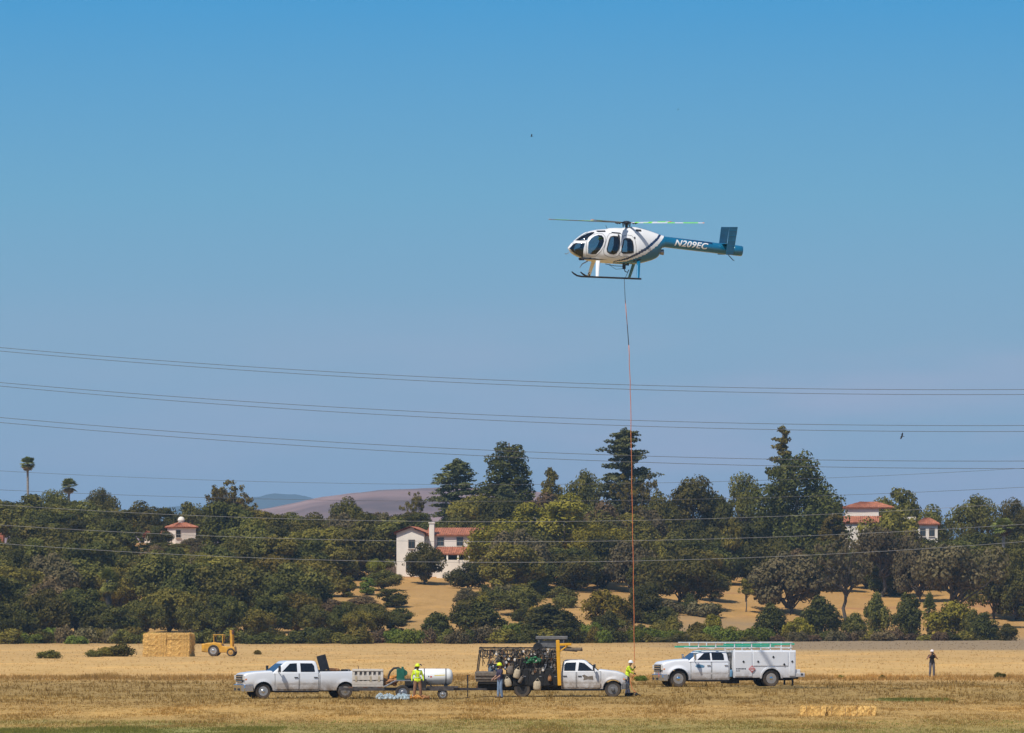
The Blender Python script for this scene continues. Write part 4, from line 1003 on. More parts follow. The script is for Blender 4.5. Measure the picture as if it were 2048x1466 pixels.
# cabin inside
i1 = MB(); i1.box((-2.25, 0, 1.05), (3.2, 1.1, .06)); i1.box((-2.62, 0, 1.72), (.06, 1.15, 1.35)); i1.box((-3.5, 0, 1.6), (.06, 1.1, 1.35)); i1.box((-2.95, 0, 1.25), (.5, 1.0, .4)); i1.build('cabin_floor', 'heli_interior', hroot, 0)
i2 = MB(); i2.box((-.62, 0, 1.42), (.35, .62, .42), (0, .4, 0)); i2.box((-.72, 0, 1.2), (.25, .25, .45)); i2.build('instrument_panel', 'heli_interior', hroot, 0, .03)
for y in (.34, -.34):
    s2 = MB(); s2.box((-1.72, y, 1.28), (.46, .46, .14)); s2.box((-1.98, y, 1.66), (.12, .46, .75), (0, -.18, 0)); s2.box((-1.74, y, 1.14), (.4, .4, .18)); s2.build('seat', 'black_plastic', hroot, 0, .03)
# exhaust, intake, doghouse details
MB().lathe([(.0, 0), (.13, 0), (.16, -.18), (.15, -.19), (.10, -.05), (0, -.04)], (-5.02, 0, 1.46), 'X', 16).build('exhaust', 'dull_steel', hroot)
MB().patch([(3.62, 2.56), (3.64, 2.68), (3.92, 2.66), (3.93, 2.56)], skin_s(1), .012, 4, 4).build('air_intake', 'black_plastic', hroot)
MB().patch([(3.62, 2.56), (3.64, 2.68), (3.92, 2.66), (3.93, 2.56)], skin_s(-1), .012, 4, 4).build('air_intake', 'black_plastic', hroot)
# boom
B0, B1 = Vector((-5.06, 0, 2.035)), Vector((-9.05, 0, 1.615))
bd = (B1 - B0).normalized()
bm_ = MB(); bm_.tube([B0 + bd * t for t in (0, .35, 2.0, 3.6, 4.0)], [.285, .293, .290, .283, .280], 40); boom = bm_.build('tail_boom', 'heli_teal', hroot, 40)
cn = MB(); cn.tube([B1 + bd * t for t in (-.02, .0, .06, .46, .50)], [.25, .275, .288, .278, .25], 40); cn.build('thruster_cone', 'heli_teal', hroot, 40)
# registration
tcu = bpy.data.curves.new('reg', 'FONT'); tcu.body = 'N209EC'; tcu.size = .50; tcu.shear = .28; tcu.offset = .012; tcu.space_character = 1.06
to = bpy.data.objects.new('reg', tcu); COL.objects.link(to); bpy.context.view_layer.update()
tm = bpy.data.meshes.new_from_object(to.evaluated_get(bpy.context.evaluated_depsgraph_get())); bpy.data.objects.remove(to)
tb = bmesh.new(); tb.from_mesh(tm)
xs_ = [v.co.x for v in tb.verts]; y0_, y1_ = min(v.co.y for v in tb.verts), max(v.co.y for v in tb.verts); tx0, tx1 = min(xs_), max(xs_)
for i in range(1, 12):
    bmesh.ops.bisect_plane(tb, geom=tb.verts[:] + tb.edges[:] + tb.faces[:], plane_co=(0, y0_ + (y1_ - y0_) * i / 12, 0), plane_no=(0, 1, 0))
ux = Vector((-bd.z, 0, bd.x)) * -1
if ux.z < 0: ux = -ux
for v in tb.verts:
    al = .70 + (v.co.x - tx0) / (tx1 - tx0) * 1.86; hh = (v.co.y - (y0_ + y1_) / 2) / (y1_ - y0_) * .37 + .03
    th = hh / .30; p = B0 + bd * al + ux * (.300 * math.sin(th)) + Vector((0, .300 * math.cos(th), 0)); v.co = p
tb.to_mesh(tm); tb.free(); tm.materials.clear(); tm.materials.append(M['heli_white'])
txt = bpy.data.objects.new('registration_lettering', tm); COL.objects.link(txt); txt.parent = hroot
# tail surfaces
fin_c = 8.62
MB().prism([(8.38, 0), (8.86, 0), (8.86, .05), (8.38, .05)], 2.0, lambda u, v, k: (-u, k - 1.0, 1.93 + v)).build('horizontal_stabilizer', 'heli_teal', hroot, 0, .015)
for y in (1.0, -1.0):
    f = MB(); f.prism([(8.42, 1.36), (8.84, 1.36), (9.06, 2.86), (8.60, 2.86)], .05, lambda u, v, k, y=y: (-u, y + k - .025, v)); fo = f.build('fin', 'fin_teal', hroot, 0, .018)
    for i in range(5):
        z = 1.55 + i * .28; sh = (z - 1.36) / 1.5 * .2
        MB().box((-(8.64 + sh), y + (.03 if y > 0 else -.03), z), (.40, .02, .035), (0, .03, 0)).build('rib', 'heli_teal', fo, 0)
MB().tube([(-8.78, 0, 1.36), (-9.05, 0, 1.08), (-9.12, 0, 1.06)], .022, 8).build('tail_skid', 'black_metal', hroot)
# skids
for s in (1, -1):
    t = MB(); t.tube([(-.42, s * 1.18, .36), (-.55, s * 1.18, .25), (-.72, s * 1.18, .15), (-.95, s * 1.18, .105), (-1.4, s * 1.18, .09), (-3.75, s * 1.18, .02)], [.03, .045, .048, .048, .048, .048], 12); t.build('skid', 'black_metal', hroot)
    def leg(a, b, ca, cb, tk, mat):
        q = MB(); rg = []
        for i in range(5):
            t = i / 4; p = Vector(a) * (1 - t) + Vector(b) * t; c = ca + (cb - ca) * t
            rg.append([(p.x + c * math.cos(2 * PI * j / 14), p.y + tk * math.sin(2 * PI * j / 14), p.z) for j in range(14)])
        q.loft(rg); return q.build('skid_leg', mat, hroot, 60)
    leg((-1.50, s * .55, .98), (-1.34, s * 1.17, .08), .115, .085, .045, 'heli_white')
    leg((-3.74, s * .50, .98), (-3.58, s * 1.17, .03), .10, .075, .045, 'heli_teal')
MB().tube([(-.95, 1.18, .1), (-.85, 1.22, .30), (-.92, 1.22, .36)], .03, 8).build('step', 'black_metal', hroot)
# belly fittings
hk = MB(); hk.box((-3.05, 0, .66), (.16, .14, .26)); hk.tube([(-3.05, 0, .55), (-3.12, 0, .40), (-3.25, 0, .36), (-3.32, 0, .50)], .025, 8); hk.tube([(-2.0, .1, .80), (-2.5, .1, .70), (-3.0, .05, .68)], .02, 6); hk.tube([(-2.2, -.1, .78), (-2.6, 0, .52), (-3.0, 0, .55)], .012, 6); hk.box((-3.22, 0, .76), (.1, .5, .08)); hk.build('cargo_hook', 'black_metal', hroot)
wc = MB(); wc.tube([(-1.05, 0, .94), (-.75, 0, .78), (-.62, 0, .58)], [.03, .025, .015], 8); wc.build('wire_cutter', 'dull_steel', hroot)
MB().tube([(-.02, .05, 1.40), (.12, .05, 1.31), (.22, .05, 1.33)], .018, 8).build('pitot_tube', 'dull_steel', hroot)
MB().tube([(-2.1, 0, 2.68), (-2.02, 0, 2.86)], .012, 6).build('antenna', 'black_metal', hroot)
MB().tube([(-1.72, .05, .90), (-1.66, .05, .66)], .02, 6).build('antenna', 'black_metal', hroot)
# rotor
hubp = Vector((-3.155, 0, 3.02))
m1 = MB(); m1.tube([(-3.155, 0, 2.62), (-3.155, 0, 3.10)], [.09, .06], 12); m1.box((-3.155, 0, 2.90), (.3, .3, .05), (0, 0, .4))
for i in range(6):
    a = i * PI / 3 + .2; m1.tube([(-3.155 + .2 * math.cos(a), .2 * math.sin(a), 2.78), (-3.155 + .24 * math.cos(a), .24 * math.sin(a), 3.03)], .016, 6)
m1.build('rotor_mast', 'black_metal', hroot)
h1 = MB(); h1.lathe([(0, .10), (.10, .10), (.22, .05), (.24, 0), (.20, -.06), (0, -.06)], hubp, 'Z', 18); h1.build('rotor_hub', 'black_metal', hroot)
Rb = 4.19
for i in range(6):
    a = i * PI / 3 - R(8.0)
    d = Vector((math.cos(a), math.sin(a), 0)); s_ = Vector((-math.sin(a), math.cos(a), 0))
    tilt = .020 + .012 * math.cos(a)
    g = MB(); g.bar(hubp + d * .18, hubp + d * .62 + Vector((0, 0, .01)), .12, .06); g.tube([hubp + d * .45 + s_ * .12 - Vector((0, 0, .05)), hubp + d * .62 + s_ * .1], .04, 8); grp = g.build('blade_grip', 'black_metal', hroot)
    b = MB(); rg = []; stn = [.55, .9, 1.35, 1.75, 2.2, 2.6, 3.05, 3.5, 3.85, 4.1, Rb]
    for t in stn:
        c = .105; z = tilt * t; pit = R(12 - 1.4 * t)
        pr = [(-c, 0), (-c * .55, .022), (0, .026), (c * .6, .016), (c * 1.15, 0), (c * .5, -.012), (0, -.016), (-c * .6, -.012)]
        rg.append([hubp + d * t + s_ * (u * math.cos(pit)) + Vector((0, 0, z + v + u * math.sin(pit))) for u, v in pr])
    b.loft(rg)
    k = []
    for q in range(len(stn) - 1): k += [(0, 1, 0, 0, 1, 0, 1, 1, 0, 2)[q]] * 4 + [3] * 4
    b.m = k + [0, 2] if len(k) + 2 == len(b.f) else [0] * len(b.f)
    b.build('rotor_blade', ['heli_white', 'blade_green', 'blade_orange', 'blade_dark'], hroot, 40)
hroot.location = (HX, HD, HZ); hroot.rotation_euler = (HROLL, 0, HYAW)

# ------------------------------------------------------------------ the long line
def rope(name, pts, r, mat, parent=None, n=8): return MB().tube(pts, r, n).build(name, mat, parent, 179)
hkw = Matrix.Rotation(HYAW, 4, 'Z') @ Matrix.Rotation(HROLL, 4, 'X') @ Vector((-3.28, 0, .40)) + Vector((HX, HD, HZ))
LW = Vector((gx(1268, 330), 329.9, zz(1350, 330)))
line = empty('sling_line', tuple(LW)); tag(line, 'long orange lifting line hanging from the helicopter to the white-helmeted worker', 'rope')
pts = []
for px, py in ((1248.6, 560), (1250.5, 600), (1254.5, 650), (1257.5, 690), (1259.6, 745), (1261.2, 800), (1262.6, 900), (1264.2, 1000), (1266, 1100), (1267.5, 1200), (1268.6, 1300), (1268, 1350)):
    pts.append(Vector((gx(px, 330), 330, zz(py, 330))))
up = [hkw] + pts[:2]; L0 = LW
rope('hook_strop', [p - L0 for p in up], .015, 'rope_dark', line)
rope('line', [p - L0 for p in pts[1:3]], .018, 'rope_orange', line)
rope('swivel_link', [p - L0 for p in pts[2:4]], .021, 'rope_dark', line)
fine = []
for a, b in zip(pts[3:], pts[4:]):
    for k in range(3): fine.append(a + (b - a) * k / 3 + Vector((.012 * math.sin(len(fine) * 2.1), 0, 0)))
fine.append(pts[-1])
rope('line', [p - L0 for p in fine], .019, 'rope_orange', line)
tl = MB(); tl.tube([(0, 0, 0), (-.2, -.1, -.35), (-.1, -.15, -.75), (.1, -.2, -.95)], .02, 8); tl.build('tail_end', 'rope_orange', line)
# ------------------------------------------------------------------ trucks (x forward from the front axle, y left, z up)
def wheel(root, x, y, r, w, mat='alloy', dual=False, hub=.0):
    s = 1 if y > 0 else -1
    t = MB(); h = w / 2
    t.lathe([(r * .60, -h * .9), (r * .68, -h), (r * .93, -h), (r, -h * .7), (r, h * .7), (r * .93, h), (r * .68, h), (r * .60, h * .9)], (0, 0, 0), 'Y', 32)
    t.lathe([(r * 1.005, -h * .2), (r * 1.012, -h * .1), (r * 1.012, h * .1), (r * 1.005, h * .2)], (0, 0, 0), 'Y', 32)
    to = t.build('wheel', 'tyre', root, 40); to.location = (x, y, r)
    d = MB(); dep = h * (.62 if not dual else -.2)
    d.lathe([(r * .62, s * h * .95), (r * .60, s * h * .70), (r * .50, s * dep), (r * .24, s * (dep + (.05 if not dual else .12))), (r * .20, s * (dep + hub + (.07 if not dual else .16))), (0, s * (dep + hub + (.08 if not dual else .17)))], (0, 0, 0), 'Y', 32)
    ro = d.build('rim', mat, to, 30)
    k = MB(); n = 8 if not dual else 6
    for i in range(n):
        a = 2 * PI * i / n; k.lathe([(r * .085, s * (dep + .012)), (r * .085, s * (dep + .03)), (0, s * (dep + .032))], (r * .40 * math.cos(a), 0, r * .40 * math.sin(a)), 'Y', 8)
    k.build('rim_hole', 'black_plastic', to, 0)
    return to
def arch(x, xs_, rr, zc, zlow):
    z = zlow
    for xa in xs_:
        if abs(x - xa) < rr: z = max(z, zc + math.sqrt(rr * rr - (x - xa) ** 2))
    return z
def stations(x0, x1, xs_, rr, step=.09):
    S = {x0, x1}; n = max(2, int(abs(x1 - x0) / step))
    for i in range(n + 1): S.add(x0 + (x1 - x0) * i / n)
    for xa in xs_:
        for k in range(-12, 13):
            x = xa + rr * math.sin(PI / 2 * k / 12) * .9995
            if min(x0, x1) < x < max(x0, x1): S.add(x)
        for e in (-rr * 1.001, rr * 1.001):
            if min(x0, x1) < xa + e < max(x0, x1): S.add(xa + e)
    return sorted(S)
def truck_front(root, sp):
    """front clip and cab"""
    W, fo, xb = sp['W'], sp['fo'], sp['xb']; zr = sp['rocker']; belt = sp['belt']; r = sp['r']; ar = r * 1.22; wm = sp['paint']
    hood = sp['hood']                                       # (x, z) from nose to cowl
    xc = hood[-1][0]
    def zt(x): return interp(-x, [(-a, b) for a, b in hood]) if x > xc else belt
    def side(x, z, k=0.0):
        y = W * (1 - .035 * ((z - .82) / .5) ** 2)
        if x > .35: y *= 1 - sp.get('nose', .07) * ((x - .35) / (fo - .35)) ** 2
        y -= .022 * ss((.80 - z) / .07)
        fl = sp.get('flare', .03)
        d = math.hypot(x, z - r)
        if d < ar * 1.35: y += fl * (1 - ss((d - ar) / (ar * .35)))
        return y + k
    b = MB(); rings = []
    for x in stations(xb, fo, [0.0], ar):
        zb = arch(x, [0.0], ar, r, zr if x < .5 else sp.get('nose_low', .62)); t = zt(x); ring = []; m = 9
        for i in range(m): z = zb + (t - .07 - zb) * i / (m - 1); ring.append((x, side(x, z), z))
        ye = ring[-1][1]; ring += [(x, ye - .02, t - .025), (x, ye - .07, t), (x, ye * .55, t + .02), (x, 0, t + .03)]
        rings.append(ring + [(p[0], -p[1], p[2]) for p in ring[-2::-1]])
    b.loft(rings, False, True, True); body = b.build('body', wm, root, 40)
    # greenhouse
    g = MB(); xf0, xf1, xr0, xr1, roof = sp['xf0'], sp['xf1'], sp['xr0'], sp['xr1'], sp['roof']
    def gw(z): return W * .97 - (z - belt) / (roof - belt) * (W * .17)
    def gxf(z): return xf0 + (xf1 - xf0) * (z - belt) / (roof - belt)
    def gxr(z): return xr0 + (xr1 - xr0) * (z - belt) / (roof - belt)
    lev = [(belt - .04, 0), (belt + .1, 0), (roof - .26, 0), (roof - .12, .012), (roof - .06, .04), (roof - .02, .10), (roof, .22)]
    rg = []
    for z, ins in lev:
        zc = min(z, roof - .10); x0, x1, w = gxr(zc) + ins, gxf(zc) - ins * 1.5, gw(zc) - ins; rc = .10; ring = []
        for cx, cy, a0 in ((x1 - rc, w - rc, 0), (x0 + rc, w - rc, 90), (x0 + rc, -w + rc, 180), (x1 - rc, -w + rc, 270)):
            for k in range(5): a = R(a0 + 22.5 * k); ring.append((cx + rc * math.cos(a), cy + rc * math.sin(a), z))
        rg.append(ring)
    g.loft(rg, True, False, True); g.build('cab', wm, root, 50)
    for s in (1, -1):
        for poly in sp['windows']:
            MB().patch(poly, lambda u, v, k, s=s: (u, s * (gw(v) + k), v), .008, 3, 2).build('side_window', sp.get('glass', 'tinted_glass'), root, 0)
        for x0, x1 in sp['doors']:
            z0, z1 = zr + .06, belt - .02
            poly = [(x0 + .02, z1), (x1 - .02, z1), (x1 - .02, .75), (x1 - .02 + .0, z0), (x0 + .02, z0), (x0 + .02, .75)]
            if abs(x0) < ar + .05: continue
            do = MB().patch(poly, lambda u, v, k, s=s: (u, s * side(u, v, k), v), .010, 6, 5).build('door', wm, root, 40)
            pc = [(u + (.022 if u > (x0 + x1) / 2 else -.022), v + (.02 if v > .75 else (-.02 if v < .75 else 0))) for u, v in poly]
            MB().patch(pc, lambda u, v, k, s=s: (u, s * side(u, v, k), v), .005, 6, 5).build('door_seal', 'black_plastic', do, 40)
            xh = min(x0, x1) + .16 if sp.get('hl', True) else max(x0, x1) - .2
            hh = MB(); hh.box((xh, s * (side(xh, 1.06) + .03), belt - .24), (.20, .04, .045)); hh.build('handle', sp.get('handle', 'black_plastic'), do, 0, .01)
        mr_ = MB(); mx, mz = xf0 - .28, belt + .14
        mr_.box((mx, s * (W + .27), mz + .06), (.10, .20, .34)); mr_.bar((mx, s * (W - .04), mz - .06), (mx, s * (W + .2), mz), .05, .05); mo = mr_.build('mirror', sp.get('mirror', 'black_plastic'), root, 0, .03)
        rk = MB(); rk.prism([(sp['doors'][0][1], zr), (sp['xb'] + .02, zr), (sp['xb'] + .02, zr - .10), (sp['doors'][0][1], zr - .10)], .08, lambda u, v, k, s=s: (u, s * (W * .93 - k), v)); rk.build('running_board', 'black_plastic', root, 0, .015)
        if sp.get('liner', True):
            f = MB(); pr = []
            for k in range(13):
                a = PI * k / 12; pr.append(((ar + .015) * math.cos(a), r + (ar + .015) * math.sin(a)))
            pr2 = [(p[0] * .955, r + (p[1] - r) * .955) for p in pr]
            q = pr + pr2[::-1]
            f.prism(q, .10, lambda u, v, k, s=s: (u, s * (side(u, v) + .012 - k), v)); f.build('wheel_arch', sp.get('archmat', 'black_plastic'), root, 0)
    # windscreen
    def wsf(u, v, k): return (gxf(v) + k, u, v)
    w0, w1 = gw(belt + .04) - .10, gw(roof - .16) - .10
    MB().patch([(-w0, belt + .03), (w0, belt + .03), (w1, roof - .15), (-w1, roof - .15)], wsf, .012, 4, 4).build('windscreen', 'windscreen_glass', root, 0)
    MB().patch([(-w0 + .1, belt + .06), (w0 - .1, belt + .06), (w1 - .05, roof - .2), (-w1 + .05, roof - .2)], lambda u, v, k: (gxr(v) - k, u, v), .012, 4, 3).build('rear_window', 'tinted_glass', root, 0)
    # face
    zf = hood[0][1]; z0 = sp.get('nose_low', .62); wf = side(fo, .9)
    gr = MB(); gr.box((fo + .03, 0, (zf + z0) / 2 + .05), (.10, wf * 1.30, (zf - z0) * .72)); go = gr.build('grille', 'black_plastic', root, 0, .02)
    for i in range(3): MB().box((fo + .09, 0, z0 + .12 + (zf - z0 - .16) * (i + .5) / 3), (.04, wf * 1.28, .055)).build('grille_bar', 'chrome', go, 0, .01)
    bp = MB(); bw = W * .99
    prf = [(fo + .03, bw), (fo + .15, bw * .82), (fo + .20, 0), (fo + .15, -bw * .82), (fo + .03, -bw), (fo - .22, -bw), (fo - sp.get('wrap', .22), -bw), (fo - sp.get('wrap', .22), -bw * .9), (fo - .2, -bw * .85), (fo - .2, bw * .85), (fo - sp.get('wrap', .22), bw * .9), (fo - sp.get('wrap', .22), bw), (fo - .22, bw)]
    bp.prism(prf, z0 + .02 - sp['bump_low'], lambda u, v, k: (u, v, sp['bump_low'] + k)); bo = bp.build('front_bumper', sp.get('bumper', 'chrome'), root, 30, .03)
    ad = MB(); ad.box((fo + .12, 0, sp['bump_low'] + .12), (.14, bw * 1.1, .13)); ad.build('lower_intake', 'black_plastic', bo, 0, .02)
    for s in (1, -1):
        hl = MB(); zc = (zf + z0) / 2 + .10
        hl.box((fo - .01, s * wf * .80, zc), (.16, wf * .36, (zf - z0) * .46), (0, 0, s * -.2)); ho = hl.build('headlight', 'lamp_glass', root, 0, .03)
        MB().box((fo - .09, s * (side(fo - .09, zc) - .005), zc - .08), (.14, .03, .08)).build('indicator', 'amber', ho, 0)
    # underside
    u = MB(); u.box(((fo + sp['tail']) / 2, 0, .60), (fo - sp['tail'] - .3, W * 1.25, .34)); u.box(((fo + sp['tail']) / 2, 0, .44), (fo - sp['tail'] - .9, .9, .18)); u.build('underbody', 'underbody', root, 0)
    for xa in (0.0, -sp['wb']):
        MB().tube([(xa, -W * .8, r), (xa, W * .8, r)], .07, 10).build('axle', 'underbody', root)
    dw = sp.get('tw', .26)
    for s in (1, -1):
        wheel(root, 0.0, s * (W - dw / 2 - .03), r, dw, sp['rim'], False, sp.get('hubf', 0.0))
        wheel(root, -sp['wb'], s * (W - dw / 2 - (.03 if not sp.get('dual') else -.02)), r, dw, sp.get('rim2', sp['rim']), sp.get('dual', False))
        if sp.get('dual'): MB().lathe([(r * .6, -dw / 2), (r, -dw / 2), (r, dw / 2), (r * .6, dw / 2)], (-sp['wb'], s * (W - dw * 1.55), r), 'Y', 28).build('inner_wheel', 'tyre', root, 40)
    return side, gw

# ---- white crew-cab pickup
D0 = 319.6
pk = empty('pickup_truck'); tag(pk, 'white crew-cab pickup with long bed and raised black toolbox lid', 'pickup truck')
spP = dict(W=1.01, fo=.98, xb=-3.03, wb=4.42, tail=-5.78, rocker=.42, belt=1.34, roof=1.97, r=.395, hood=[(.98, 1.25), (.86, 1.33), (.3, 1.40), (-.55, 1.44)],
           xf0=-.52, xf1=-1.30, xr0=-3.02, xr1=-2.90, wrap=.46, paint='pickup_white', rim='alloy', bump_low=.36, nose_low=.72,
           windows=[[(-1.02, 1.40), (-1.46, 1.82), (-1.83, 1.84), (-1.83, 1.39)], [(-2.02, 1.39), (-2.02, 1.84), (-2.66, 1.83), (-2.76, 1.70), (-2.78, 1.39)]], doors=[(-1.92, -.62), (-2.98, -1.95)])
side_p, _ = truck_front(pk, spP)
zr_, rail, tail = .42, 1.40, -5.78; ar = .395 * 1.22
for s in (1, -1):
    b = MB(); rg = []
    for x in stations(tail, -3.07, [-4.42], ar):
        zb = arch(x, [-4.42], ar, .395, zr_ if x > -4.42 else .55); rl = rail + .02 * (x + 3) / -2.7
        o = [(x, s * side_p(min(x, -1), zb + (rl - .05 - zb) * i / 8), zb + (rl - .05 - zb) * i / 8) for i in range(9)]
        for i, p in enumerate(o):
            d = math.hypot(x + 4.42, p[2] - .395)
            if d < ar * 1.35: o[i] = (p[0], p[1] + s * .03 * (1 - ss((d - ar) / (ar * .35))), p[2])
        ye = abs(o[-1][1]); o += [(x, s * (ye - .015), rl - .012), (x, s * (ye - .04), rl), (x, s * (ye - .13), rl), (x, s * (ye - .14), rl - .04), (x, s * (ye - .14), .92)]
        rg.append(o)
    b.loft(rg, False, True, True); b.build('bed_side', 'pickup_white', pk, 40)
    MB().box((tail - .02, s * .93, 1.08), (.06, .12, .34)).build('tail_light', 'red_lens', pk, 0, .02)
b = MB(); b.box((-4.42, 0, .86), (2.66, 1.75, .1)); b.box((-3.10, 0, 1.14), (.05, 1.75, .5)); b.build('bed_floor', 'underbody', pk, 0)
MB().box((tail + .035, 0, 1.12), (.07, 1.72, .52)).build('tailgate', 'pickup_white', pk, 0, .02)
MB().box((tail - .12, 0, .62), (.22, 1.9, .2)).build('rear_bumper', 'chrome', pk, 0, .04)
tbx = MB(); tbx.box((-3.40, 0, 1.26), (.52, 1.70, .42)); to = tbx.build('toolbox', 'black_metal', pk, 0, .02)
ld = MB(); ld.box((-3.36, .42, 1.86), (.50, .06, .80), (R(8), R(14), 0)); ld.box((-3.36, .385, 1.86), (.42, .05, .70), (R(8), R(14), 0)); ld.build('lid', 'black_metal', to, 0, .02)
for i, (x, y, z, d, mt) in enumerate(((-3.85, .3, 1.36, (.34, .5, .32), 'rust'), (-4.15, .1, 1.34, (.3, .4, .34), 'bundle_brown'), (-4.5, .35, 1.32, (.3, .4, .28), 'dirty_black'), (-4.8, .0, 1.31, (.3, .3, .3), 'grey_metal'))):
    q = MB(); q.box((0, 0, 0), d, (0, .1 * i, .3 * i)); q.box((.05, .02, d[2] * .55), (d[0] * .5, d[1] * .5, .08)); q.box((-.1, 0, d[2] * .5), (.05, d[1] * .8, .1))
    o = q.build('cargo_case', mt, None, 0, .02); tag(o, ('rusty case behind the raised toolbox lid in the pickup bed', 'brown case in the pickup bed', 'black case in the pickup bed', 'grey case at the rear of the pickup bed')[i], 'case')
    o['_p'] = 1; o.location = (x, y, z)
POSTPK = [o for o in COL.objects if o.get('_p') == 1]
MB().tube([(-5.2, .75, 1.38), (-5.2, .75, 1.62), (-5.17, .75, 1.70)], .02, 6).build('bed_post', 'rust', pk)
PKX = gx(517, D0 + .9); YP = R(180 + 17)
pk.location = (PKX, D0 + .9, 0); pk.rotation_euler = (0, 0, YP)
for o in POSTPK:
    del o['_p']; o.location = Matrix.Rotation(YP, 4, 'Z') @ o.location + pk.location; o.rotation_euler = (0, 0, YP)

# ---- dark tool truck, cab facing right
rt2 = random.Random(9)
rm = empty('tool_truck'); tag(rm, 'white-cabbed work truck with black tool body, ropes and yellow upright post', 'truck')
spR = dict(W=1.0, fo=.66, xb=-2.72, wb=4.78, tail=-7.3, rocker=.45, belt=1.36, roof=1.98, r=.43, hood=[(.66, 1.16), (.55, 1.25), (.2, 1.36), (-.78, 1.47)],
           xf0=-.72, xf1=-1.48, xr0=-2.70, xr1=-2.62, paint='ram_white', rim='grey_metal', rim2='dirty_black', bump_low=.42, nose_low=.72, dual=True, hubf=.08, bumper='grey_metal', flare=.06, archmat='grey_metal',
           windows=[[(-1.02, 1.40), (-1.50, 1.80), (-1.78, 1.85), (-1.84, 1.40)], [(-1.98, 1.40), (-1.94, 1.84), (-2.46, 1.83), (-2.56, 1.70), (-2.57, 1.40)]], doors=[(-1.90, -.62), (-2.68, -1.93)])
truck_front(rm, spR)
b = MB(); b.box((-4.05, 0, 1.05), (2.44, 2.06, .95)); b.box((-4.05, -.1, 1.78), (2.40, 1.8, .5)); b.box((-6.2, 0, .95), (1.8, 1.9, .5)); b.build('tool_body', 'dirty_black', rm, 0, .03)
for i, (x, w_) in enumerate(((-3.22, .72), (-4.02, .78), (-4.84, .78))):
    for s in (1, -1):
        do = MB().box((x, s * 1.045, 1.06), (w_, .04, .84)).build('locker_door', 'underbody', rm, 0, .015); MB().box((x + .2, s * 1.075, 1.1), (.12, .03, .05)).build('handle', 'dull_steel', do, 0)
pl = MB(); pl.box((-6.6, -.05, 1.15), (1.35, 2.0, .42)); pl.box((-6.6, -.05, .88), (1.25, 1.9, .12)); pl.box((-6.6, -1.08, 1.22), (1.3, .06, .2)); pl.build('rear_platform', 'canvas_dark', rm, 0, .03)
for x in (-7.2, -5.92, -5.3, -2.86):
    for s in (1, -1):
        MB().bar((x, s * .98, 1.1), (x + (.18 if x < -7 else 0), s * .98, 2.62), .06, .06).build('rack_post', 'dirty_black', rm, 0)
for z, x0, x1 in ((2.60, -7.02, -2.86), (2.25, -6.0, -2.86)):
    for s in (1, -1): MB().bar((x0, s * .98, z), (x1, s * .98, z), .07, .07).build('rack_rail', 'dirty_black', rm, 0)
for x in (-7.02, -6.3, -5.6, -4.9, -4.2, -3.5): MB().bar((x, -.97, 2.63), (x, .97, 2.63), .05, .05).build('rack_crossbar', 'dirty_black', rm, 0)
for i in range(46):                                  # rings of rope and cable hung on the rack
    x = -6.95 + i * .086 + rt2.uniform(-.04, .04); rr = rt2.uniform(.12, .24); z = 2.56 - rr - rt2.uniform(0, .06); y = -(1.03 + rt2.uniform(0, .10))
    q = MB(); P = [(x + rr * .8 * math.cos(a), y + .02 * math.sin(3 * a), z + rr * math.sin(a)) for a in [2 * PI * k / 18 for k in range(19)]]
    q.tube(P, rt2.uniform(.014, .03), 6); q.build('rope_coil', rt2.choice(['rope_dark', 'canvas_dark', 'rope_dark', 'hose', 'wood_tan']), rm, 179)
for i in range(30):
    x = -6.9 + i * .135; q = MB(); q.tube([(x, -1.04, 2.5), (x + rt2.uniform(-.15, .15), -1.1, 2.1), (x + rt2.uniform(-.2, .2), -1.06, rt2.uniform(1.5, 1.8))], .022, 6); q.build('hanging_strap', rt2.choice(['rope_dark', 'canvas_dark', 'hose']), rm, 179)
def sack(x, z, w_, h_, mat, nm, tilt=0.0, y=-1.16):
    q = MB(); rg = []
    for t, k in ((0, .75), (.08, .95), (.4, 1.0), (.8, .92), (.94, .8), (1.0, .6)):
        rg.append([(w_ / 2 * k * math.cos(a) * (1 + .08 * math.sin(5 * a + t * 7)), .12 * k * math.sin(a), -h_ / 2 + h_ * t) for a in [2 * PI * j / 18 for j in range(18)]])
    q.loft(rg); q.tube([(-w_ * .3, 0, h_ * .48), (0, 0, h_ * .85), (w_ * .3, 0, h_ * .48)], .016, 6)
    o = q.build(nm, mat, None, 60); return o, (x, y, z), tilt
SACKS = [sack(-5.05, 1.24, .36, .48, 'canvas', 'tool_bag', .25), sack(-5.52, .78, .36, .42, 'canvas', 'tool_bag', -.2), sack(-3.98, .62, .42, .46, 'canvas', 'tool_bag', .05), sack(-5.40, 1.45, .34, .42, 'canvas_dark', 'tool_bag', .1), sack(-4.85, .92, .20, .36, 'canvas_dark', 'tool_bag', .5), sack(-3.32, .98, .20, .24, 'bundle_brown', 'tool_bag', 0)]
SLAB = ['tan canvas tool bag hung tilted on the black locker doors', 'tan canvas bag hanging low by the man in jeans', 'largest pale canvas sack hanging low before the white cab', 'dark canvas bag hung above the tan bag', 'small dark bag hung over the rear wheel', 'small rust-brown pouch by the yellow post']
q = MB()
for i in range(60): q.ball((-4.25 + rt2.uniform(-.42, .42), -1.02 + rt2.uniform(-.12, .04), 1.96 + rt2.uniform(-.14, .16)), (rt2.uniform(.04, .11), .06, rt2.uniform(.03, .07)), 7, 5)
tarp = q.build('green_tarp', 'green_tarp', None, 60); tarp['label'] = 'crumpled bright green tarp stuffed on the black tool body'; tarp['category'] = 'tarp'
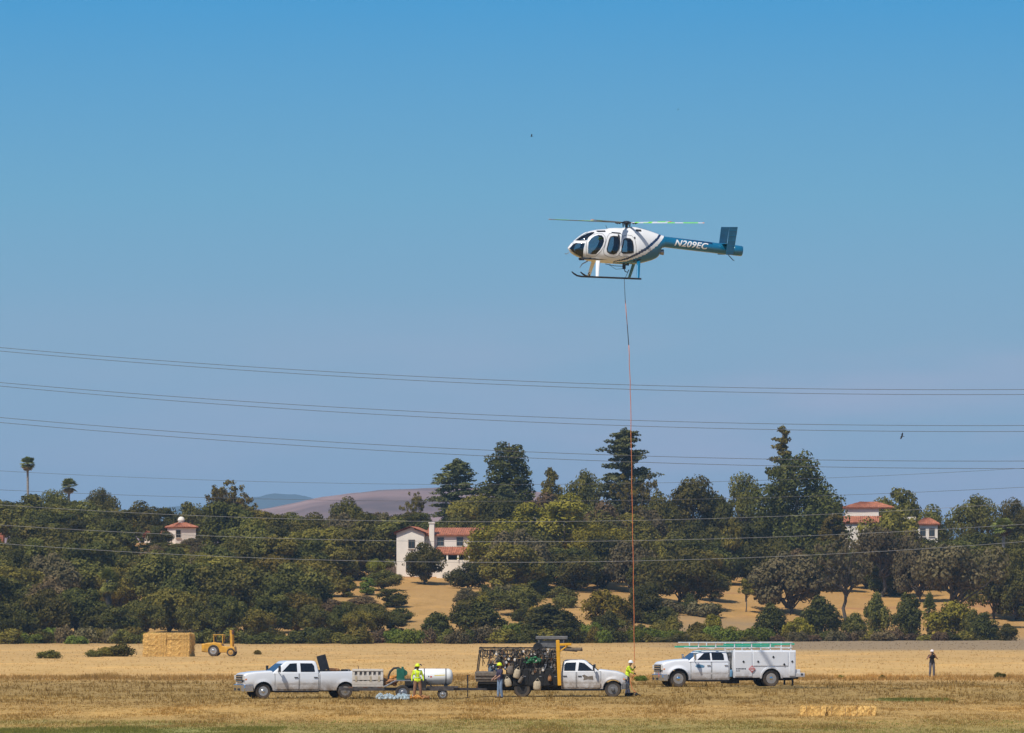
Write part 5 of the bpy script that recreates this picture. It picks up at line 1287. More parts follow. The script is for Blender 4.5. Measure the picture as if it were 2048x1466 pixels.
q = MB(); q.box((0, 0, 0), (.42, .4, .34)); q.box((0, 0, .20), (.45, .43, .07)); q.tube([(-.16, 0, .22), (-.16, 0, .32), (.16, 0, .32), (.16, 0, .22)], .015, 6)
cool = q.build('cooler', 'cooler_blue', None, 0, .03); cool['label'] = 'grey-blue cooler standing on the rear platform of the work truck'; cool['category'] = 'cooler'
for i in range(34):                                  # boxes and gear packed on the rack deck
    x = rt2.uniform(-6.0, -5.35) if i < 16 else rt2.uniform(-5.2, -3.0); z0_ = 1.22 if i < 16 else 2.06
    d_ = (rt2.uniform(.18, .42), rt2.uniform(.2, .5), rt2.uniform(.14, .34)); z_ = z0_ + d_[2] / 2 + (rt2.choice((0, .3, .6, .85)) if i < 16 else rt2.choice((0, 0, .2)))
    q = MB(); q.box((x, rt2.uniform(-.8, -.2), z_), d_, (0, 0, rt2.uniform(-.4, .4))); q.build('gear_box', rt2.choice(['bundle_brown', 'canvas_dark', 'dirty_black', 'rust', 'grey_metal', 'dirty_black', 'wood_dark']), rm, 0, .015)
# post, top tray, lumber
q = MB(); q.bar((-2.80, -1.10, .62), (-2.90, -1.10, 3.02), .16, .19); q.bar((-2.85, -1.10, 2.78), (-2.18, -1.05, 2.80), .14, .13); q.bar((-2.82, -1.10, 2.40), (-2.35, -1.06, 2.75), .07, .07); q.build('yellow_post', 'boom_yellow', rm, 0, .02)
q = MB(); q.box((-3.25, 0, 3.08), (1.65, 1.5, .07)); q.box((-3.25, -.74, 3.14), (1.65, .05, .16)); q.box((-3.25, .74, 3.14), (1.65, .05, .16)); q.box((-3.3, 0, 2.80), (1.35, 1.3, .36))
for x in (-3.9, -2.6):
    for s in (1, -1): q.bar((x, s * .7, 2.6), (x, s * .7, 3.06), .06, .06)
q.build('top_tray', 'grey_metal', rm, 0, .015)
q = MB(); q.lathe([(0, -.12), (.26, -.12), (.26, .12), (0, .12)], (-3.95, -.92, 2.62), 'Y', 20); q.lathe([(.1, -.2), (.1, .2)], (-3.95, -.92, 2.62), 'Y', 12); q.build('cable_reel', 'black_metal', rm, 40)
for i in range(5): MB().box((-2.35 + .02 * i, -.55 + .22 * i, 2.53 + .07 * (i % 2)), (1.3, .18, .12), (0, .02 * i, 0)).build('timber', ('canvas_dark', 'wood_tan', 'rust')[i % 3], rm, 0, .01)
q = MB(); q.bar((-1.9, -.6, 2.42), (-2.8, -.6, 2.5), .06, .06); q.bar((-1.9, .5, 2.42), (-2.8, .5, 2.5), .06, .06); q.bar((-2.1, -.6, 2.44), (-2.1, .6, 2.44), .05, .05); q.build('cab_rack', 'black_metal', rm, 0)
for i in range(90):                                  # tools and fittings clipped on the body
    x = rt2.uniform(-6.6, -2.95); z = rt2.uniform(1.25, 2.5); q = MB(); k = i % 3
    if k == 0: q.box((x, -1.06, z), (.05, .05, rt2.uniform(.15, .4)), (0, rt2.uniform(-.5, .5), 0)); q.box((x, -1.08, z + .1), (.12, .05, .06))
    elif k == 1: q.lathe([(0, -.04), (.06, -.04), (.075, 0), (.06, .04), (0, .04)], (x, -1.07, z), 'Y', 10); q.box((x, -1.06, z + .1), (.03, .03, .14))
    else: q.ball((x, -1.06, z), (.07, .06, .10), 8, 6); q.tube([(x, -1.06, z + .08), (x + .03, -1.06, z + .25)], .012, 5)
    q.build('hung_tool', rt2.choice(['dull_steel', 'canvas_dark', 'crate_grey', 'dirty_black', 'black_metal', 'rust', 'dirty_black']), rm, 40)
MB().patch([(-1.02, .92), (-1.05, 1.14), (-1.30, 1.10), (-1.50, 1.20), (-1.62, 1.16), (-1.52, 1.02), (-1.56, .90), (-1.3, .95)], lambda u, v, k: (u, -(1.0 * (1 - .035 * ((v - .82) / .5) ** 2) + .010 + k), v), .006, 3, 3).build('door_sticker', 'canvas_dark', rm, 0)
q = MB(); q.box((-7.0, 0, .55), (.5, .16, .14)); q.box((-6.9, .2, .62), (.3, .5, .25)); q.build('tow_hitch', 'rust', rm, 0, .02)
RMX, RMD = gx(1227, 324.0), 325.2
rm.location = (RMX, RMD, 0); rm.rotation_euler = (0, 0, R(-2))
RMM = Matrix.Translation((RMX, RMD, 0)) @ Matrix.Rotation(R(-2), 4, 'Z')
for (o, p, tl), lb in zip(SACKS, SLAB): o.location = RMM @ Vector(p); o.rotation_euler = (0, tl, R(-2)); tag(o, lb, 'bag')
tarp.location = RMM.translation; tarp.rotation_euler = (0, 0, R(-2))
cool.location = RMM @ Vector((-6.35, -.6, 1.53)); cool.rotation_euler = (0, 0, .2)

# ---- white service truck with ladder rack
sv = empty('service_truck'); tag(sv, 'white crew-cab service truck with utility body and green ladders on its roof rack', 'truck')
spS = dict(W=1.05, fo=.88, xb=-2.98, wb=5.42, tail=-7.3, rocker=.40, belt=1.46, roof=2.06, r=.475, hood=[(.88, 1.28), (.76, 1.40), (.2, 1.50), (-.62, 1.56)],
           xf0=-.62, xf1=-1.38, xr0=-2.96, xr1=-2.86, wrap=.28, paint='service_white', rim='chrome', bump_low=.34, nose_low=.70, dual=True, hubf=.02, flare=.07, tw=.27, archmat='dull_steel', handle='chrome', mirror='chrome',
           windows=[[(-1.10, 1.52), (-1.52, 1.90), (-1.86, 1.94), (-1.88, 1.51)], [(-1.98, 1.51), (-1.96, 1.94), (-2.55, 1.93), (-2.66, 1.82), (-2.68, 1.51)]], doors=[(-1.92, -.72), (-2.94, -1.95)])
truck_front(sv, spS)
ar = .475 * 1.18
for s in (1, -1):
    b = MB(); rg = []
    for x in stations(-6.85, -3.2, [-5.42], ar):
        zb = arch(x, [-5.42], ar, .475, .52)
        rg.append([(x, s * 1.07, zb), (x, s * 1.07, zb + .02), (x, s * 1.08, 1.3), (x, s * 1.08, 2.02), (x, s * 1.06, 2.06), (x, s * .55, 2.06), (x, s * .55, 1.0), (x, s * .55, .95)])
    b.loft(rg, False, True, True); b.build('utility_body_side', 'service_white', sv, 40)
    for x0, x1, z0, z1 in ((-3.26, -4.30, .58, 1.98), (-4.34, -6.42, 1.18, 1.98), (-6.46, -6.82, .60, 1.98)):
        do = MB().box(((x0 + x1) / 2, s * 1.094, (z0 + z1) / 2), (abs(x1 - x0) - .03, .03, z1 - z0)).build('locker_door', 'service_white', sv, 0, .012)
        for hx_ in ((x0 + x1) / 2,) if abs(x1 - x0) < 1.5 else (x0 - .3, (x0 + x1) / 2 - .15, x1 + .25):
            q = MB(); q.box((hx_, s * 1.118, 1.42 if abs(x1 - x0) < 1.5 else (1.42, 1.68, 1.26)[((x0 - .3) != hx_) + (hx_ == x1 + .25)]), (.10, .03, .10), (0, .78, 0)); q.build('handle', 'black_plastic', do, 0)
    fl = MB(); pr = []
    for k in range(15): a = PI * k / 14; pr.append((-5.42 + (ar + .10) * math.cos(a), .475 + (ar + .10) * math.sin(a)))
    pr2 = [(-5.42 + (u + 5.42) * .86, .475 + (v - .475) * .86) for u, v in pr]
    fl.prism(pr + pr2[::-1], .10, lambda u, v, k, s=s: (u, s * (1.12 - k), v)); fl.build('fender', 'service_white', sv, 30)
MB().box((-5.0, 0, .9), (3.6, 1.12, .2)).build('bed_floor', 'grey_metal', sv, 0)
MB().box((-3.23, 0, 1.5), (.05, 1.1, 1.1)).build('headboard', 'service_white', sv, 0)
q = MB(); q.box((-7.12, 0, .66), (.56, 2.1, .24)); q.box((-6.98, -.8, .86), (.34, .4, .22)); q.box((-6.98, .8, .86), (.34, .4, .22)); ro = q.build('rear_bumper', 'service_white', sv, 0, .02)
for s in (1, -1): MB().box((-7.22, s * 1.06, .70), (.12, .03, .1)).build('tail_light', 'mark_dark', ro, 0)
MB().bar((-6.75, .8, .5), (-6.75, .8, .08), .09, .09).build('jack_leg', 'black_metal', sv, 0)
MB().bar((-6.75, -.8, .5), (-6.75, -.8, .08), .09, .09).build('jack_leg', 'black_metal', sv, 0)
q = MB(); q.box((-3.09, 0, 1.2), (.16, 1.5, 1.5)); q.build('cab_gap_locker', 'grey_metal', sv, 0, .02)
q = MB(); q.lathe([(0, -.2), (.1, -.2), (.1, .12), (.06, .18), (0, .2)], (-3.09, .95, .78), 'Z', 12); q.build('water_jug', 'mark_blue', sv, 40)
q = MB(); q.box((-3.3, .6, .32), (.7, .3, .26)); q.box((-3.3, -.6, .32), (.7, .3, .26)); q.build('fuel_tank', 'underbody', sv, 0, .04)
# rack
for x in (-1.2, -2.2, -3.3, -4.3, -5.4, -6.6):
    q = MB(); q.bar((x, -.95, 2.18), (x, .95, 2.18), .06, .05)
    for s in (1, -1):
        q.bar((x, s * .95, 2.205), (x, s * .95, 2.50), .05, .05)
        if x < -3: q.bar((x, s * .95, 2.06), (x, s * .95, 2.16), .06, .06)
    q.build('rack_hoop', 'rack_white', sv, 0)
for s in (1, -1):
    for z in (2.22, 2.50): MB().bar((-.35 if z < 2.4 else -.55, s * .985, z), (-6.68, s * .985, z), .05, .045).build('rack_rail', 'rack_white', sv, 0)
def ladder(x0, x1, y, w_, z, nm):
    q = empty(nm)
    for s in (1, -1): MB().bar((x0, y + s * w_ / 2, z), (x1, y + s * w_ / 2, z + .02), .04, .09).build('side_rail', 'ladder_green', q, 0, .006)
    n = int(abs(x1 - x0) / .3)
    for i in range(1, n): x = x0 + (x1 - x0) * i / n; MB().tube([(x, y - w_ / 2, z + .01), (x, y + w_ / 2, z + .01)], .018, 6).build('rung', 'ladder_green', q)
    return q
L1 = ladder(.05, -4.4, .62, .42, 2.26, 'ladder'); L2 = ladder(-2.9, -6.95, .30, .42, 2.38, 'ladder'); L3 = ladder(-.6, -6.0, -.5, .46, 2.26, 'ladder')
for o, lb in ((L1, 'green fibreglass ladder reaching forward over the service truck cab'), (L2, 'green fibreglass ladder overhanging the rear of the service truck rack'), (L3, 'green ladder on the far side of the service truck rack')): tag(o, lb, 'ladder', None)
# markings
q = MB(); c0 = (-4.28, 1.00); e = .215
def dq(k, mb, y, mi=0): mb.prism([(c0[0] - k, c0[1]), (c0[0], c0[1] + k), (c0[0] + k, c0[1]), (c0[0], c0[1] - k)], .006, lambda u, v, kk: (u, 1.109 + y + kk, v), mi)
dq(e, q, 0); pl_ = q.build('hazard_placard', 'mark_red', sv, 0)
q = MB(); dq(e * .86, q, .007); q.build('placard_border', 'rack_white', pl_, 0)
q = MB(); dq(e * .80, q, .014)
q.build('placard_face', 'mark_red', pl_, 0)
q = MB()
for i in range(3): q.box((-4.28, 1.134, 1.0 + (i - 1) * .085), (.26 - .10 * abs(i - 1), .006, .035))
q.build('placard_print', 'rack_white', pl_, 0)
q = MB()
for i in range(7): q.box((-3.38 - i * .085, 1.112, 1.02), (.06, .006, .07))
for i in range(3): q.box((-3.38 - i * .085, 1.112, .90), (.06, .006, .05))
q.build('door_print', 'mark_dark', sv, 0)
q = MB(); q.patch([(-.98, 1.16), (-1.05, 1.26), (-1.30, 1.27), (-1.52, 1.20), (-1.5, 1.10), (-1.15, 1.06)], lambda u, v, k: (u, 1.05 * (1 - .035 * ((v - .82) / .5) ** 2) + .012 + k, v), .006, 3, 3); q.build('door_logo', 'mark_blue', sv, 0)
q = MB(); q.box((1.02, .55, .60), (.02, .30, .30), (.78, 0, -.15)); q.build('front_placard', 'mark_red', sv, 0)
SVD = 346.4; SVX = gx(1347, SVD); SVY = R(180 + 14)
SVZ = .25
sv.location = (SVX, SVD, SVZ); sv.rotation_euler = (0, 0, SVY)
for o in (L1, L2, L3): o.location = sv.location; o.rotation_euler = (0, 0, SVY)

# ---- long tank trailer
tr = empty('tank_trailer'); tag(tr, 'long low steel trailer carrying a white tank, coupled to the work truck', 'trailer')
q = MB(); q.bar((-3.9, -.9, .52), (2.0, -.9, .52), .10, .14); q.bar((-3.9, .9, .52), (2.0, .9, .52), .10, .14)
for x in (-3.85, -2.8, -1.8, -.8, .2, 1.2, 1.95): q.bar((x, -.85, .53), (x, .85, .53), .10, .08)
q.bar((1.9, -.85, .52), (3.3, 0, .52), .1, .12); q.bar((1.9, .85, .52), (3.3, 0, .52), .1, .12); q.bar((3.2, 0, .52), (3.75, 0, .50), .1, .1); q.build('frame', 'trailer_steel', tr, 0)
for i in range(9): MB().box((-3.80 + i * .25, 0, .605), (.235, 1.78, .045)).build('plank', ('trailer_steel', 'canvas_dark', 'rust')[i % 3], tr, 0)
MB().box((1.45, 0, .62), (1.6, 1.9, .07)).build('front_deck', 'trailer_steel', tr, 0)
q = MB(); q.bar((2.75, -.25, .55), (2.75, -.25, 1.25), .07, .07); q.bar((2.75, -.25, .55), (2.75, -.25, .10), .05, .05); q.box((2.75, -.25, .08), (.2, .2, .03)); q.bar((2.68, -.25, 1.22), (2.9, -.25, 1.26), .03, .03); q.build('jack_post', 'black_metal', tr, 0)
for s in (1, -1):
    wheel(tr, -.62, s * 1.02, .36, .22, 'dull_steel'); wheel(tr, 1.45, s * .82, .26, .18, 'alloy')
    q = MB(); P = [(-1.62, .66), (-1.10, .95), (-.98, 1.0), (-.22, 1.0), (-.10, .95), (.05, .7), (0, .66), (-.16, .9), (-.26, .94), (-.95, .94), (-1.06, .90), (-1.54, .62)]
    q.prism(P, .26, lambda u, v, k, s=s: (u, s * (.90 + k), v)); q.build('fender', 'dull_steel', tr, 0, .01)
    MB().tube([(-.62, 0, .36), (-.62, s * 1.0, .36)], .04, 8).build('axle', 'black_metal', tr); MB().tube([(1.45, 0, .26), (1.45, s * .8, .26)], .03, 8).build('axle', 'black_metal', tr)
q = MB(); q.box((.05, 0, .80), (1.1, 1.5, .5)); q.bar((.6, -.9, .95), (1.0, -.9, .55), .1, .08); q.build('chassis_box', 'dirty_black', tr, 0, .03)
tkx0, tkx1, tkr, tkz = -.02, 1.88, .42, 1.16
q = MB(); q.lathe([(0, tkx0 - .10), (.20, tkx0 - .085), (.34, tkx0 - .03), (tkr, tkx0 + .10), (tkr, tkx1 - .10), (.34, tkx1 + .03), (.20, tkx1 + .085), (0, tkx1 + .10)], (0, 0, 0), 'X', 36); tk = q.build('tank', 'tank_white', tr, 60); tk.location = (0, -.1, tkz)
for x in (.5, 1.62):
    q = MB(); q.lathe([(tkr + .004, -.025), (tkr + .012, -.025), (tkr + .012, .025), (tkr + .004, .025)], (x, 0, 0), 'X', 36); q.build('strap', 'mark_dark', tk, 40)
    MB().box((x, -.1, .68), (.18, .9, .16)).build('saddle', 'black_metal', tr, 0)
def tks(u, v, k): th = v / tkr; return (u, -(tkr + k) * math.cos(th), (tkr + k) * math.sin(th))
MB().patch([(1.02, .045), (1.58, .075), (1.56, .11), (1.3, .10), (1.02, .08)], tks, .004, 3, 3).build('yellow_stripe', 'mark_yellow', tk, 0)
MB().patch([(.80, -.03), (.90, -.03), (.90, .04), (.80, .04)], tks, .004, 2, 2).build('warning_label', 'mark_red', tk, 0); MB().patch([(.70, -.01), (.76, -.01), (.76, .05), (.70, .05)], tks, .004, 2, 2).build('warning_label', 'mark_dark', tk, 0)
q = MB(); q.lathe([(0, 0), (.10, 0), (.10, .10), (.06, .12), (.06, .2), (0, .2)], (.10, -.1, 1.55), 'Z', 14); q.tube([(.10, -.1, 1.72), (.30, -.1, 1.80), (.38, -.1, 1.74)], .03, 8); q.build('filler_valve', 'black_metal', tr)
q = MB(); q.box((-.72, -.1, 1.32), (.42, .5, .52)); q.lathe([(0, -.2), (.16, -.2), (.16, .2), (0, .2)], (-.52, -.1, 1.36), 'Y', 16); q.box((-.62, -.1, 1.62), (.12, .2, .12)); q.box((-.72, -.1, 1.02), (.5, .6, .08)); pu = q.build('pump', 'pump_green', tr, 30, .02)
q = MB(); q.tube([(-.66, -.2, 1.52), (-.85, -.25, 1.62), (-1.08, -.3, 1.60), (-1.26, -.3, 1.42), (-1.34, -.3, 1.20), (-1.36, -.3, 1.02)], [.055, .06, .06, .06, .058, .055], 10); q.build('hose', 'hose', pu)
TRD = 318.3; TRX = gx(829, TRD); tr.location = (TRX, TRD, 0); tr.rotation_euler = (0, 0, R(1.5))
TRM = Matrix.Translation(tr.location) @ Matrix.Rotation(R(1.5), 4, 'Z')
# crate on the trailer deck
cr_ = empty('slatted_crate'); tag(cr_, 'pale slatted crate with dark openings on the low trailer deck', 'crate')
q = MB(); q.box((0, 0, .46), (1.50, 1.0, .80)); q.build('crate_core', 'crate_dark', cr_, 0)
for i in range(7):
    for s in (-1, 1): MB().box((-.72 + i * .24, s * .53, .44 if i % 2 else .47), (.12 if i % 2 else .10, .06, .88)).build('slat', 'crate_grey', cr_, 0, .006)
for z, hh in ((.87, .10), (.48, .24), (.20, .20), (.07, .12)):
    for s in (-1, 1): MB().box((0, s * .575, z), (1.58, .03, hh)).build('rail', 'crate_grey', cr_, 0, .006)
for s in (-1, 1): MB().box((s * .78, 0, .46), (.05, 1.1, .88)).build('end_panel', 'crate_grey', cr_, 0, .006)
for x in (-.6, .15, .58): MB().box((x, -.598, .42), (.10, .02, .28)).build('stained_panel', 'canvas', cr_, 0)
cr_.location = TRM @ Vector((-2.42, -.25, .64)); cr_.rotation_euler = (0, 0, R(1.5))
def bundle(loc, d, mat, lb, seed, cat='bundle'):
    q = MB(); r_ = random.Random(seed)
    for i in range(16): q.ball((r_.uniform(-.5, .5) * d[0], r_.uniform(-.4, .4) * d[1], d[2] * r_.uniform(.2, .75)), (d[0] * r_.uniform(.14, .26), d[1] * .25, d[2] * r_.uniform(.15, .3)), 9, 6)
    q.tube([(-d[0] * .5, -d[1] * .3, .05), (-d[0] * .2, -d[1] * .5, d[2] * .5), (d[0] * .2, -d[1] * .5, d[2] * .6), (d[0] * .5, -d[1] * .3, .05)], .03, 6)
    o = q.build('bundle', mat, None, 60); o.location = loc; tag(o, lb, cat); return o
bundle(TRM @ Vector((-1.38, -.2, .63)), (.8, .9, .50), 'bundle_brown', 'rust-brown bundle heaped on the trailer beside the slatted crate', 3)
bundle(TRM @ Vector((-1.05, .3, .95)), (.6, .6, .3), 'bundle_orange', 'orange-brown bundle behind the trailer fender', 4)
for i, px in enumerate((826, 838, 852)):
    DD = 316.4; bundle((gx(px, DD), DD, 0), (.34, .3, .26), ('bundle_orange', 'bundle_orange', 'bundle_brown')[i], ('orange bundle on the ground left of the lime-helmeted worker', 'orange bundle between the boots of the lime-helmeted worker', 'brown-orange bundle on the ground right of the lime-helmeted worker')[i], 10 + i)
# glass insulator strings on the ground
for i in range(11):
    DD = 316.0 + .25 * (i % 3); px = 755 + i * 6.2
    io = empty('insulator_string', (gx(px, DD), DD, .02), rt2.uniform(-1.4, 1.4)); io.rotation_euler[0] = rt2.uniform(0, .25); io.scale = (.8, .8, .8); tag(io, 'string of aqua glass insulators laid on the grass by the trailer wheel', 'insulator', 'glass insulator strings on the grass')
    for k in range(5):
        yk = k * .16; zc = .14 + .03 * (k % 2)
        q = MB(); q.lathe([(0, -.02), (.05, -.02), (.13, .0), (.135, .03), (.10, .025), (.06, .02), (0, .05)], (0, yk, zc), 'Y', 14); do = q.build('disc', 'insulator_glass', io, 40)
        q = MB(); q.lathe([(.035, -.09), (.045, -.03), (.0, -.02)], (0, yk, zc), 'Y', 10); q.build('cap', 'insulator_cap', do, 40)
for i in range(9):
    DD = 315.8 + .1 * (i % 2); px = 758 + i * 7.4
    q = MB(); q.lathe([(0, 0), (.07, 0), (.12, .05), (.125, .08), (.06, .12), (.04, .17), (.045, .22), (0, .24)], (0, 0, 0), 'Z', 14); o = q.build('insulator', 'insulator_glass', None, 40)
    o.location = (gx(px, DD), DD, 0); o.rotation_euler = (rt2.uniform(-.5, .5), rt2.uniform(-.5, .5), 0); o.scale = (.75, .75, 1.15); tag(o, 'single upright glass insulator in the row by the trailer', 'insulator', 'upright glass insulators by the trailer')
# dark rigging on the ground by the work truck bumper
q = MB()
for i in range(9): q.ball((rt2.uniform(-.32, .32), rt2.uniform(-.2, .2), rt2.uniform(.06, .14)), (rt2.uniform(.08, .16), .12, rt2.uniform(.05, .10)), 9, 6)
q.tube([(-.4, 0, .05), (-.1, -.2, .2), (.2, -.2, .22), (.42, 0, .05)], .025, 6); o = q.build('rigging_heap', 'dirty_black', None, 60); o.location = (gx(1265, 326), 326, 0); tag(o, 'black heap of rigging on the ground before the work truck bumper', 'rigging')
# ------------------------------------------------------------------ people (local: facing -y, z up)
def person(label, loc, rz, J, mats, hat=None, tape=False, boots='boot', head_tilt=(0, 0), gloves=None, sleeves='shirt', mat4=None, hair=True):
    """one continuous body mesh; J overrides joints; mats: shirt, trousers, skin"""
    P = dict(pel=(0, 0, .98), wst=(0, 0, 1.12), chs=(0, 0, 1.36), nck=(0, .01, 1.52), hed=(0, -.02, 1.68), sL=(.19, 0, 1.45), sR=(-.19, 0, 1.45), eL=(.25, .02, 1.18), eR=(-.25, .02, 1.18), wL=(.27, -.06, .94), wR=(-.27, -.06, .94),
             hL=(.10, 0, .95), hR=(-.10, 0, .95), kL=(.12, -.02, .52), kR=(-.12, -.02, .52), aL=(.13, .02, .10), aR=(-.13, .02, .10))
    P.update(J); P = {k: Vector(v) for k, v in P.items()}
    up = (P['chs'] - P['pel']).normalized()
    S = []
    def seg(a, b, r0, r1, reg): S.append((Vector(a), Vector(b), r0, r1, reg))
    seg(P['hL'], P['hR'], .105, .105, 'trousers'); seg(P['pel'], P['wst'], .125, .12, 'shirt'); seg(P['wst'], P['chs'], .12, .135, 'shirt')
    ax = (P['sL'] - P['sR']).normalized()
    seg(P['wst'] - ax * .07, P['wst'] + ax * .07, .105, .105, 'shirt'); seg(P['chs'] - ax * .09, P['chs'] + ax * .09, .125, .125, 'shirt'); seg(P['pel'] + up * .02 - ax * .08, P['pel'] + up * .02 + ax * .08, .115, .115, 'shirt')
    seg(P['sL'], P['sR'], .07, .07, 'shirt'); seg(P['chs'], P['nck'], .08, .06, 'shirt'); seg(P['nck'], P['hed'], .055, .06, 'skin')
    hd = (P['hed'] - P['nck']).normalized()
    seg(P['hed'] - hd * .05, P['hed'] + hd * .05, .080, .092, 'skin')
    for q in 'LR':
        seg(P['s' + q], P['e' + q], .062, .048, 'shirt'); seg(P['e' + q], P['w' + q], .046, .032, sleeves if sleeves != 'short' else 'skin')
        d = (P['w' + q] - P['e' + q]).normalized(); seg(P['w' + q], P['w' + q] + d * .085, .034, .036, 'hand')
        seg(P['h' + q], P['k' + q], .102, .080, 'trousers'); seg(P['k' + q], P['a' + q], .080, .070, 'trousers')
        f = Vector((0, -1, 0)) if 'toe' not in J else Vector(J['toe'])
        seg(P['a' + q] - Vector((0, 0, .05)), P['a' + q] - Vector((0, 0, .05)) + f * .16, .052, .042, 'boots')
    mb = MB()
    for a, b, r0, r1, _ in S:
        mb.ball(a, r0, 14, 10); mb.ball(b, r1, 14, 10)
        if (b - a).length > .01: mb.tube([a, b], [r0, r1], 14)
    o = mb.build('body_src', 'skin', None, 0)
    rmsh = o.modifiers.new('r', 'REMESH'); rmsh.mode = 'VOXEL'; rmsh.voxel_size = .017
    sm_ = o.modifiers.new('s', 'SMOOTH'); sm_.iterations = 4; sm_.factor = .5
    bpy.context.view_layer.update()
    me = bpy.data.meshes.new_from_object(o.evaluated_get(bpy.context.evaluated_depsgraph_get())); bpy.data.objects.remove(o)
    co = np.empty(len(me.vertices) * 3); me.vertices.foreach_get('co', co); co = co.reshape(-1, 3)
    cen = np.empty(len(me.polygons) * 3); me.polygons.foreach_get('center', cen); cen = cen.reshape(-1, 3)
    best = np.full(len(cen), 9.0); reg = np.zeros(len(cen), int); names = ['shirt', 'trousers', 'skin', 'hand', 'boots']
    for a, b, r0, r1, rg in S:
        a_, b_ = np.array(a), np.array(b); d = b_ - a_; L2 = max(1e-9, d @ d); t = np.clip(((cen - a_) @ d) / L2, 0, 1)
        dist = np.linalg.norm(cen - (a_ + t[:, None] * d), axis=1) - (r0 + (r1 - r0) * t); m_ = dist < best; best[m_] = dist[m_]; reg[m_] = names.index(rg)
    vv = co.tolist(); ff = [tuple(p.vertices) for p in me.polygons]; mm_ = reg.tolist()
    x = MB(); x.v = [tuple(v) for v in vv]; x.f = ff; x.m = mm_
    for q in 'LR':                                        # fingers and thumb, curled
        d = (P['w' + q] - P['e' + q]).normalized(); base = P['w' + q] + d * .09; sgn = 1 if q == 'L' else -1
        side = d.cross(Vector((0, -1, 0))); side = side.normalized() if side.length > .1 else Vector((1, 0, 0)); pal = d.cross(side).normalized()
        for k in range(4):
            l = (.062, .074, .070, .055)[k]; o_ = base + side * (k - 1.5) * .019
            x.tube([o_ - d * .03, o_ + d * l * .5, o_ + d * l * .85 + pal * l * .35, o_ + d * l * .9 + pal * l * .75], [.010, .009, .008, .006], 6, 3)
        x.tube([P['w' + q] + d * .03 + side * .03 * sgn, P['w' + q] + d * .07 + side * .055 * sgn + pal * .02, P['w' + q] + d * .105 + side * .055 * sgn + pal * .035], [.012, .010, .007], 6, 3)
    fw = Vector((0, -1, 0)) if 'face' not in J else Vector(J['face']).normalized(); sd_ = fw.cross(Vector((0, 0, 1))).normalized(); h0 = P['hed']
    x.tube([h0 + fw * .082 + Vector((0, 0, .015)), h0 + fw * .105 - Vector((0, 0, .015)), h0 + fw * .085 - Vector((0, 0, .022))], [.008, .014, .010], 6, 2)
    for s in (1, -1): x.ball(h0 + sd_ * s * .088, (.018, .018, .03), 7, 5, 2)
    for s in (1, -1): x.ball(h0 + sd_ * s * .033 + fw * .083 + Vector((0, 0, .018)), .011, 6, 5, 4)
    x.tube([h0 + sd_ * .022 + fw * .084 - Vector((0, 0, .048)), h0 + fw * .090 - Vector((0, 0, .048)), h0 - sd_ * .022 + fw * .084 - Vector((0, 0, .048))], .005, 5, 4)
    bpy.data.meshes.remove(me)
    ob = x.build('person', [mats['shirt'], mats['trousers'], mats['skin'], gloves or mats['skin'], boots], None, 179)
    tag(ob, label, 'person')
    if hat:
        hm = MB(); rr = .122; top = h0 + hd * .045
        hm.lathe([(.128, 0), (.126, .03), (.115, .075), (.085, .115), (.045, .135), (0, .14)], (0, 0, 0), 'Z', 22)
        for k in (-1, 0, 1): hm.tube([(k * .035, .11, .045), (k * .032, .06, .118), (k * .03, 0, .140), (k * .032, -.06, .118), (k * .035, -.11, .045)], .010, 6)
        if hat[1] == 'brim': hm.lathe([(.125, -.004), (.165, -.012), (.165, -.002), (.125, .01)], (0, -.012, 0), 'Z', 22)
        else: hm.prism([(-.10, -.09), (-.07, -.19), (0, -.205), (.07, -.19), (.10, -.09)], .012, lambda u, v, k: (u, v, k - .004))
        ho = hm.build('hard_hat' if hat[1] != 'cap' else 'cap', hat[0], ob, 50); ho.location = top
        ho.rotation_euler = (0, 0, math.atan2(fw.x, -fw.y))
    elif hair:
        hm = MB(); hm.lathe([(.096, 0), (.100, .03), (.092, .06), (.066, .095), (.03, .112), (0, .115)], (0, 0, 0), 'Z', 18); ho = hm.build('hair', 'hair', ob, 60); ho.location = h0 + hd * .01 - fw * .008
    if tape:
        for s in (1, -1): 
            t_ = MB(); t_.tube([P['s' + ('L' if s > 0 else 'R')] * .75 + P['nck'] * .25 + Vector((0, -.075, .03)), P['chs'] + ax * s * .10 + Vector((0, -.122, 0)), P['wst'] + ax * s * .09 + Vector((0, -.108, 0))], .016, 6); t_.build('reflective_strap', 'reflective_tape', ob)
        t_ = MB(); P0 = P['wst']; t_.tube([P0 + ax * .178 * math.cos(a) + Vector((0, .113 * math.sin(a), .01)) for a in [2 * PI * k / 20 for k in range(21)]], .016, 6); t_.build('reflective_belt', 'reflective_tape', ob)
    if mat4 is None: ob.location = loc; ob.rotation_euler = (0, 0, rz)
    else: ob.matrix_world = mat4
    return ob
G_ = lambda px, D: (gx(px, D), D, terrain(gx(px, D), D))
person('worker in lime hi-vis shirt and hard hat with brown chaps before the white tank', G_(835, 316.6), R(6), dict(eL=(.285, .03, 1.20), eR=(-.285, .03, 1.20), wL=(.30, -.07, .97), wR=(-.29, -.06, .95), kL=(.15, -.02, .52), kR=(-.15, -.02, .52), aL=(.19, .02, .10), aR=(-.18, .02, .10)),
       dict(shirt='hivis', trousers='chaps_brown', skin='skin_dark'), ('helmet_lime', 'brim'), True, gloves='glove')
q_ = MB()
